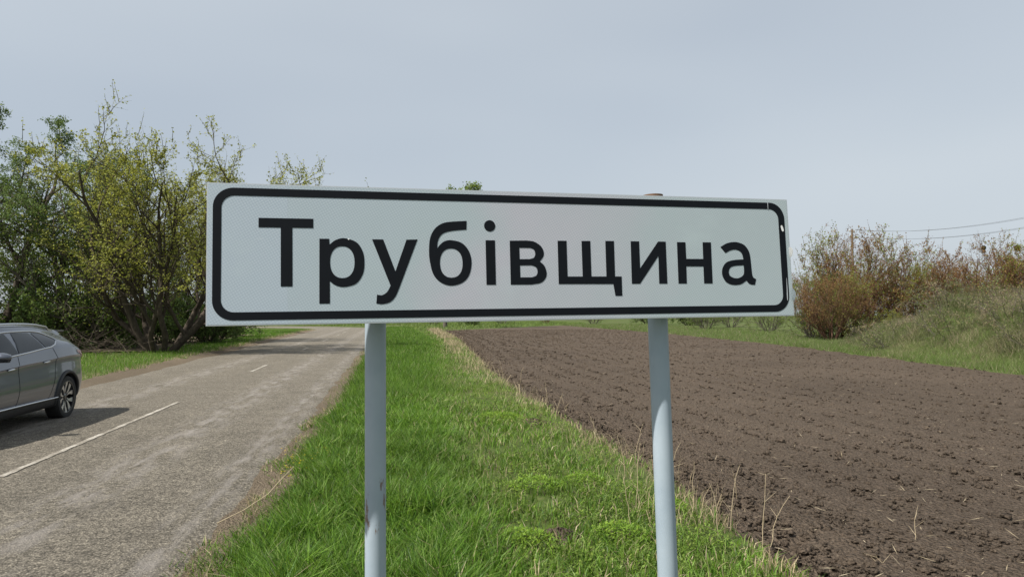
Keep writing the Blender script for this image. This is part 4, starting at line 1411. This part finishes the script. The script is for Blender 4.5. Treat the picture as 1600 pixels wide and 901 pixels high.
for flip in (False, True):
    sgn = -1 if flip else 1
    # side glass (v 7..8)
    lo, hi = 7.07, 7.90
    fw = link('front_side_window', bm_mesh('front_side_window', patch([(2.47, lo, lo + .12), (2.56, lo, hi), (2.95, lo, hi - .02), (3.2, lo, hi - .06), (3.62, lo, lo + 0.2), (3.68, lo, lo + 0.02)], 0.005, flip)), M_glass, car)
    rw = link('rear_side_window', bm_mesh('rear_side_window', patch([(1.66, lo, lo + .05), (1.84, lo, hi - .02), (2.38, lo, hi), (2.44, lo, lo + .2)], 0.005, flip)), M_glass, car)
    qw = link('quarter_window', bm_mesh('quarter_window', patch([(1.16, lo + .34, lo + .38), (1.28, lo + .1, lo + .58), (1.45, lo, hi - .08), (1.60, lo, hi - .03), (1.76, hi - .1, hi - .03)], 0.005, flip)), M_glass, car)
    # bright strip round the glass
    path = lin((3.70, lo - .02), (1.45, lo - .03), 24) + [(1.30, lo + .05), (1.20, lo + .22), (1.11, lo + .36), (1.20, lo + .52), (1.30, hi - .16), (1.45, hi - .02), (1.62, hi + .03)] + lin((1.75, hi + .05), (2.95, hi + .05), 16) + [(3.2, hi), (3.4, lo + .55), (3.6, lo + .24), (3.70, lo - .02)]
    link('window_trim', tubes_mesh('window_trim', [skin_tube(path, 0.013, flip, 0.008)]), M_chrome, car)
    # doors: shut lines as dark seams, handles
    for nm, pth, hl in (('front_door', lin((2.50, 7.0), (2.50, 4.2), 10) + lin((2.50, 4.1), (2.62, 2.7), 6) + lin((2.7, 2.62), (3.4, 2.7), 8), 2.72),
                        ('rear_door', lin((1.40, 6.98), (1.28, 6.0), 5) + lin((1.25, 5.6), (1.36, 4.4), 6) + lin((1.38, 4.2), (1.62, 2.7), 8) + lin((1.7, 2.62), (2.48, 2.62), 8), 1.62)):
        dr = link(nm, tubes_mesh(nm, [skin_tube(pth, 0.0035, flip, 0.0005, 5)]), M_liner, car)
        hp = [(hl - .11 + .22 * t, 5.62) for t in np.linspace(0, 1, 7)]
        pp, rr_, kk = skin_tube(hp, 0.013, flip, 0.022, 8)
        rr_ = [.006, .015, .019, .019, .019, .015, .006]
        link('handle', tubes_mesh('handle', [(pp, rr_, 8)]), M_chrome, dr)
    # sill cladding with a bright strip
    link('sill_cladding', bm_mesh('sill_cladding', patch([(1.28, 1.6, 2.98), (1.8, 1.6, 2.98), (2.6, 1.6, 2.98), (3.27, 1.6, 2.98)], 0.012, flip)), M_clad, car)
    link('sill_strip', tubes_mesh('sill_strip', [skin_tube(lin((1.30, 2.93), (3.25, 2.93), 24), 0.015, flip, 0.02)]), M_chrome, car)
    # arch cladding
    for wl0, nm in ((0.9, 'rear'), (3.66, 'front')):
        ring = []
        for a in np.linspace(-18, 198, 34):
            y = 2.35 - wl0 + 0.425 * math.cos(R(a)); z = 0.37 + 0.425 * math.sin(R(a))
            l = 2.35 - y
            vv = np.linspace(1.5, 6, 60); zz = [S_(l, v).z for v in vv]
            v = float(np.interp(z, zz, vv)); p = S_(l, v)
            ring.append((sgn * (p.x + 0.001), y, max(z, 0.22)))
        link('arch_cladding', tubes_mesh('arch_cladding', [(ring, [0.03] * len(ring), 8)]), M_clad, car)
        # liner
        lb = bmesh.new()
        bmesh.ops.create_cone(lb, cap_ends=False, segments=40, radius1=0.401, radius2=0.401, depth=0.36, matrix=Matrix.Translation((sgn * 0.70, 2.35 - wl0, 0.37)) @ Matrix.Rotation(R(90), 4, 'Y'))
        for v in [v for v in lb.verts if v.co.z < 0.25]: lb.verts.remove(v)
        link('arch_liner', bm_mesh('arch_liner', lb), M_liner, car)
    # mirror
    mb = bmesh.new()
    bmesh.ops.create_icosphere(mb, subdivisions=3, radius=1)
    for v in mb.verts:
        c = v.co
        c.x *= 0.125; c.z *= 0.075 * (1.0 if c.z > 0 else 0.85); c.y = max(c.y * 0.10, -0.13)
        if c.y > 0.05: c.y = 0.05
        c.z *= 1 - 0.25 * (c.x / 0.125 * 0.5 + 0.5) * 0.6
    bmesh.ops.transform(mb, matrix=Matrix.Translation((sgn * 1.05, 2.35 - 3.28, 1.17)), verts=mb.verts[:])
    mir = link('mirror', bm_mesh('mirror', mb), M_paint, car)
    link('mirror_stalk', boxes('mirror_stalk', [((0.86 if sgn > 0 else -1.02), (1.02 if sgn > 0 else -0.86), 2.35 - 3.31, 2.35 - 3.25, 1.085, 1.12)], 0.01), M_clad, mir)
    link('mirror_base', boxes('mirror_base', [(sgn * 1.05 - .1, sgn * 1.05 + .1, 2.35 - 3.33, 2.35 - 3.25, 1.10, 1.125)], 0.008), M_clad, mir)
    link('mirror_glass', boxes('mirror_glass', [(sgn * 1.05 - .09, sgn * 1.05 + .09, 2.35 - 3.229, 2.35 - 3.225, 1.12, 1.215)]), M_chrome, mir)
    # roof rail
    link('roof_rail', tubes_mesh('roof_rail', [([(sgn * (f_wr(l) - .045), 2.35 - l, f_zs(l) + (f_zr(l) - f_zs(l)) * .5 + (0.045 if 0.95 < l < 2.75 else 0.0)) for l in (0.8, 0.9, 1.0, 1.4, 1.8, 2.2, 2.6, 2.8, 2.88)], [.012, .015, .017, .017, .017, .017, .017, .015, .012], 8)]), M_chrome, car)
    # lamps
    link('tail_lamp', bm_mesh('tail_lamp', patch([(0.005, 5.95, 6.5), (0.12, 5.7, 6.75), (0.3, 5.95, 6.7), (0.5, 6.3, 6.6)], 0.006, flip)), M_red, car)
    link('headlamp', bm_mesh('headlamp', patch([(4.2, 6.2, 6.4), (4.35, 5.9, 6.7), (4.55, 5.6, 6.8), (4.69, 5.7, 6.8)], 0.006, flip)), M_lamp, car)

def cross_patch(l0, l1, v0, off=0.005, nl=12, nv=8):
    bm = bmesh.new(); g = []
    for l in np.linspace(l0, l1, nl):
        right = [S_(l, v) + S_n(l, v) * off for v in np.linspace(v0, NV, nv)]
        rowv = [bm.verts.new((-p.x, p.y, p.z)) for p in right[:-1]] + [bm.verts.new(p) for p in reversed(right)]
        g.append(rowv)
    for i in range(len(g) - 1):
        for k in range(len(g[0]) - 1):
            bm.faces.new((g[i][k], g[i][k + 1], g[i + 1][k + 1], g[i + 1][k]))
    return bm
link('windscreen', bm_mesh('windscreen', cross_patch(3.1, 3.82, 8.25)), M_glass, car)
link('rear_window', bm_mesh('rear_window', cross_patch(0.17, 0.42, 8.4)), M_glass, car)
link('spoiler', boxes('spoiler', [(-0.60, 0.60, 2.35 - 0.55, 2.35 - 0.27, 1.475, 1.505)], 0.012), M_paint, car)
link('tail_light_bar', boxes('tail_light_bar', [(-0.66, 0.66, 2.345, 2.357, 0.86, 0.90)], 0.003), M_red, car)
link('rear_bumper', boxes('rear_bumper', [(-0.72, 0.72, 2.22, 2.375, 0.36, 0.56)], 0.04), M_clad, car)
link('number_plate', boxes('number_plate', [(-0.26, 0.26, 2.352, 2.36, 0.70, 0.81)], 0.002), M_plate, car)
link('grille', boxes('grille', [(-0.5, 0.5, -2.365, -2.33, 0.42, 0.60)], 0.02), M_clad, car)
link('underbody', boxes('underbody', [(-0.72, 0.72, -2.1, 2.1, 0.2, 0.34)], 0.03), M_liner, car)

def lathe(name, prof, n_=40, caps=False):
    """profile (r, x) turned about the X axis"""
    V = []; F = []
    for k in range(n_):
        a = 2 * math.pi * k / n_
        for r_, x in prof: V.append((x, r_ * math.cos(a), r_ * math.sin(a)))
    m_ = len(prof)
    for k in range(n_):
        j = (k + 1) % n_
        for i in range(m_ - 1): F.append((k * m_ + i, k * m_ + i + 1, j * m_ + i + 1, j * m_ + i))
    me = np_mesh(name, V, [np.array(F)], smooth=True)
    me.set_sharp_from_angle(angle=R(40)); return me
TY = lathe('tyre', [(0.262, 0.0), (0.268, 0.012), (0.31, 0.02), (0.335, 0.012), (0.348, -0.012), (0.352, -0.06), (0.352, -0.17), (0.345, -0.21), (0.31, -0.23), (0.262, -0.22)], 56)
BR = lathe('rim_barrel', [(0.262, 0.004), (0.268, 0.010), (0.262, 0.012), (0.25, 0.008), (0.243, -0.05), (0.236, -0.2)], 56)
DISC = lathe('brake_disc', [(0.0, -0.085), (0.15, -0.085), (0.15, -0.10), (0.24, -0.12)], 40)
def spoke_mesh():
    bm = bmesh.new()
    # a split petal: two blades from the hub, wide at the rim
    for sg in (-1, 1):
        a0, a1 = 0.10 * sg, 0.36 * sg
        out = [(0.055, 0.02 * sg), (0.13, 0.045 * sg), (0.20, 0.115 * sg), (0.248, 0.125 * sg), (0.25, 0.055 * sg), (0.19, 0.03 * sg), (0.12, 0.006 * sg)]
        f_ = [bm.verts.new((-0.004 - 0.03 * (1 - r_ / 0.25), t_, r_)) for r_, t_ in out]
        b_ = [bm.verts.new((-0.035 - 0.03 * (1 - r_ / 0.25), t_ * .9, r_)) for r_, t_ in out]
        n_ = len(out)
        bm.faces.new(f_); bm.faces.new(list(reversed(b_)))
        for k in range(n_): bm.faces.new((f_[k], f_[(k + 1) % n_], b_[(k + 1) % n_], b_[k]))
    return bm_mesh('spoke', bm, smooth=False)
SPK = spoke_mesh()
HUB = lathe('hub_cap', [(0.0, -0.018), (0.03, -0.018), (0.034, -0.024), (0.06, -0.03), (0.062, -0.07)], 24)
for wl0 in (0.9, 3.66):
    for sgn in (1, -1):
        wo = link('wheel', TY.copy(), M_tyre, car)
        wo.data.name = 'wheel'
        wo.location = (sgn * 0.925, 2.35 - wl0, 0.357)
        wo.scale = (1, 1.04, 1.04); wo.rotation_euler = (R(17), 0, 0 if sgn > 0 else math.pi)
        link('rim', BR, M_rimblk, wo); link('brake_disc', DISC, M_rimblk, wo); link('hub_cap', HUB, M_rimblk, wo)
        for k in range(5):
            sp = link('spoke', SPK, M_alloy, wo); sp.rotation_euler = (k * 2 * math.pi / 5, 0, 0)

# ------------------------------------------------------------------ dry stalks and small things in front
def stalk(base, pts, r, label, name='dry_stalk', group='dry stalks at the field edge', twigs=0, seed=0):
    rg = random.Random(seed)
    P = [Vector(p) for p in pts]
    lines = [([tuple(p) for p in P], list(np.linspace(r, r * 0.45, len(P))), 5)]
    for k in range(twigs):
        i = rg.randrange(1, len(P) - 1); q = P[i]
        d = Vector((rg.uniform(-1, 1), rg.uniform(-1, 1), rg.uniform(0.3, 1.2))).normalized() * rg.uniform(0.06, 0.16)
        lines.append(([tuple(q), tuple(q + d * .6), tuple(q + d)], [r * .5, r * .4, r * .2], 4))
    me = tubes_mesh(name, lines)
    o = link(name, me, M_stalk)
    o.location = base
    return tag(o, label, 'stalk', group)
M_stalk = plain('dry_stalk_straw', (0.42, 0.34, 0.22), 0.8, var=0.25, vscale=12)
def up_stalk(s, d, h, lx, ly, label, r=0.0035, twigs=2, seed=0):
    z = float(ground_z(s, d)) - 0.02
    rg = random.Random(seed + 5)
    pts = []
    for k in range(7):
        t = k / 6
        pts.append((lx * t * t + rg.gauss(0, .006), ly * t * t + rg.gauss(0, .006), h * t))
    stalk(W(s, d, z), pts, r, label, twigs=twigs, seed=seed)
ST = [(5.0, 2.75, .62, .05, .02), (5.15, 2.9, .5, .16, .0), (5.3, 2.55, .45, -.05, .02), (5.6, 2.8, .55, .1, .05), (5.9, 2.6, .5, .02, 0), (6.2, 2.2, .6, .04, .02), (5.5, 1.9, .42, -.06, .0),
      (6.8, 2.75, .5, .12, 0), (7.4, 2.5, .48, -.08, .03), (5.2, 4.2, .36, .02, 0), (4.8, 3.6, .2, -.05, .0), (8.2, 2.9, .5, .1, .03), (9.5, 2.8, .45, -.1, .02), (11.5, 2.7, .5, .12, 0), (13, 2.9, .55, -.05, .02), (16, 2.9, .6, .1, 0), (19, 3.0, .6, -.1, 0)]
NEARBY = {9: 'thin dry stalk standing alone in the bare soil at the lower right', 10: 'shortest dry stalk, bent low over the soil at the bottom edge', 0: 'tallest dry stalk at the bottom edge right of the right post',
          5: 'dry stalk standing close behind the right post', 6: 'dry stalk in the weeds left of the right post'}
for k, (s, d, h, lx, ly) in enumerate(ST):
    up_stalk(s, d, h, lx, ly, NEARBY.get(k, 'thin dry upright stalk in the row along the field edge'), r=0.003 + 0.0001 * s, twigs=3, seed=k)
# a long dry stem lying from the asphalt into the grass
z0 = 0.06
stalk(W(6.35, -1.42, z0), [(0, 0, 0), (0.14, 0.22, 0.05), (0.27, 0.45, 0.13), (0.33, 0.62, 0.22), (0.39, 0.82, 0.30)], 0.005, 'long pale dry stem leaning from the asphalt edge into the grass', 'dry_reed', None)

# lime-green weed cushions and bare spots in the mixed part of the verge
def weed_clump(s, d, r, label, seed):
    g = np.random.default_rng(seed); n = int(900 * (r / 0.2) ** 1.5)
    rr = r * np.sqrt(g.random(n)); a = g.random(n) * 6.283
    x = rr * np.cos(a) * 1.25; y = rr * np.sin(a)
    z = 0.02 + 0.10 * (1 - (rr / r) ** 2) * (0.4 + 0.6 * g.random(n)) + 0.03 * g.random(n)
    b = np.stack([x, y, z], 1); q = 0.007 + 0.009 * g.random(n); h = g.random(n) * 6.283
    ex = np.stack([np.cos(h), np.sin(h), 0.3 + 0.5 * g.standard_normal(n)], 1) * q[:, None]
    ey = np.stack([-np.sin(h), np.cos(h), 0.4 * g.standard_normal(n)], 1) * (q * 0.5)[:, None]
    V = np.stack([b - ex, b - ey, b + ex, b + ey], 1).reshape(-1, 3)
    t = g.random((n, 1)); c = np.array([0.10, 0.20, 0.018]) * (1 - t) + np.array([0.23, 0.35, 0.04]) * t
    o = link('weed_clump', np_mesh('weed_clump', V, [np.arange(n)[:, None] * 4 + np.array([0, 1, 2, 3])], np.repeat(c, 4, 0)), M_grass)
    o.location = W(s, d, float(ground_z(s, d)))
    tag(o, label, 'weed', 'lime-green weed cushions')
for k, (s, d, r, lab) in enumerate([(5.25, 0.98, 0.20, 'lime-green weed cushion at the bottom edge between the posts'),
                                    (5.3, 1.72, 0.20, 'lime-green weed cushion left of the right post at the bottom edge'),
                                    (6.9, 1.42, 0.24, 'lime-green weed cushion in the middle of the verge between the posts'),
                                    (7.1, 1.95, 0.18, 'small weed cushion left of the right post, nearer the field'),
                                    (11.6, 1.75, 0.34, 'yellowish weed cushion far up the verge by the field edge'),
                                    (6.1, 2.45, 0.17, 'weed cushion just right of the right post')]):
    weed_clump(s, d, r, lab, k + 11)
def bare_spot(s, d, r, seed):
    bm = bmesh.new(); rings = []
    g = random.Random(seed)
    for i in range(9):
        q = i / 8; row = []
        for k in range(28):
            t = 2 * math.pi * k / 28
            rr = r * q * (1 + 0.3 * math.sin(3 * t + seed) + 0.12 * g.uniform(-1, 1))
            row.append(bm.verts.new((rr * math.cos(t) * 1.3, rr * math.sin(t), 0.055 * (1 - q * q) + 0.035 * g.random() * (1 - q) - 0.03 * (q > .99))))
        rings.append(row)
    for p, q in zip(rings[:-1], rings[1:]):
        for k in range(28): bm.faces.new((p[k], p[(k + 1) % 28], q[(k + 1) % 28], q[k]))
    o = link('bare_soil_spot', bm_mesh('bare_soil_spot', bm, smooth=False), M_field)
    o.location = W(s, d, float(ground_z(s, d)))
    return o
for k, (s, d, r, lab) in enumerate([(5.35, 1.28, 0.13, 'crumbs of dark soil beside the weed cushion at the bottom edge'),
                                    (11.3, 2.25, 0.24, 'dark crumbly soil spot far up the verge near the field'),
                                    (16.5, 1.1, 0.2, 'small dark soil spot in the middle of the far green verge'),
                                    (6.5, 0.75, 0.1, 'small dark soil spot in the middle of the verge between the posts')]):
    tag(bare_spot(s, d, r, k + 31), lab, 'soil', 'bare soil spots in the verge')

# yellow flowers in the grass near the road
def flowers(n):
    g = np.random.default_rng(5)
    s = 9.0 + 0.5 * g.standard_normal(n); d = -1.0 + 0.16 * g.standard_normal(n)
    z = ground_z(s, d) + 0.10 + 0.07 * g.random(n)
    b = np.stack([d, s, z], 1); r = 0.013
    k6 = np.arange(6) * math.pi / 3
    ring = np.stack([np.cos(k6), np.sin(k6), 0.25 + 0 * k6], 1) * r
    V = np.concatenate([b[:, None, :], b[:, None, :] + ring[None]], 1).reshape(-1, 3)
    tri = np.array([[0, 1 + q, 1 + (q + 1) % 6] for q in range(6)])
    F = (np.arange(n) * 7)[:, None, None] + tri[None]
    c = np.repeat(tint(n, (0.5, 0.38, 0.01), (0.62, 0.5, 0.03), 0.1), 7, 0)
    o = link('yellow_flowers', np_mesh('yellow_flowers', V, [F.reshape(-1, 3)], c), M_grass)
    o.rotation_euler.z = YAW
    tag(o, 'patch of tiny yellow flowers in the grass by the asphalt edge', 'flowers', kind='stuff')
flowers(110)
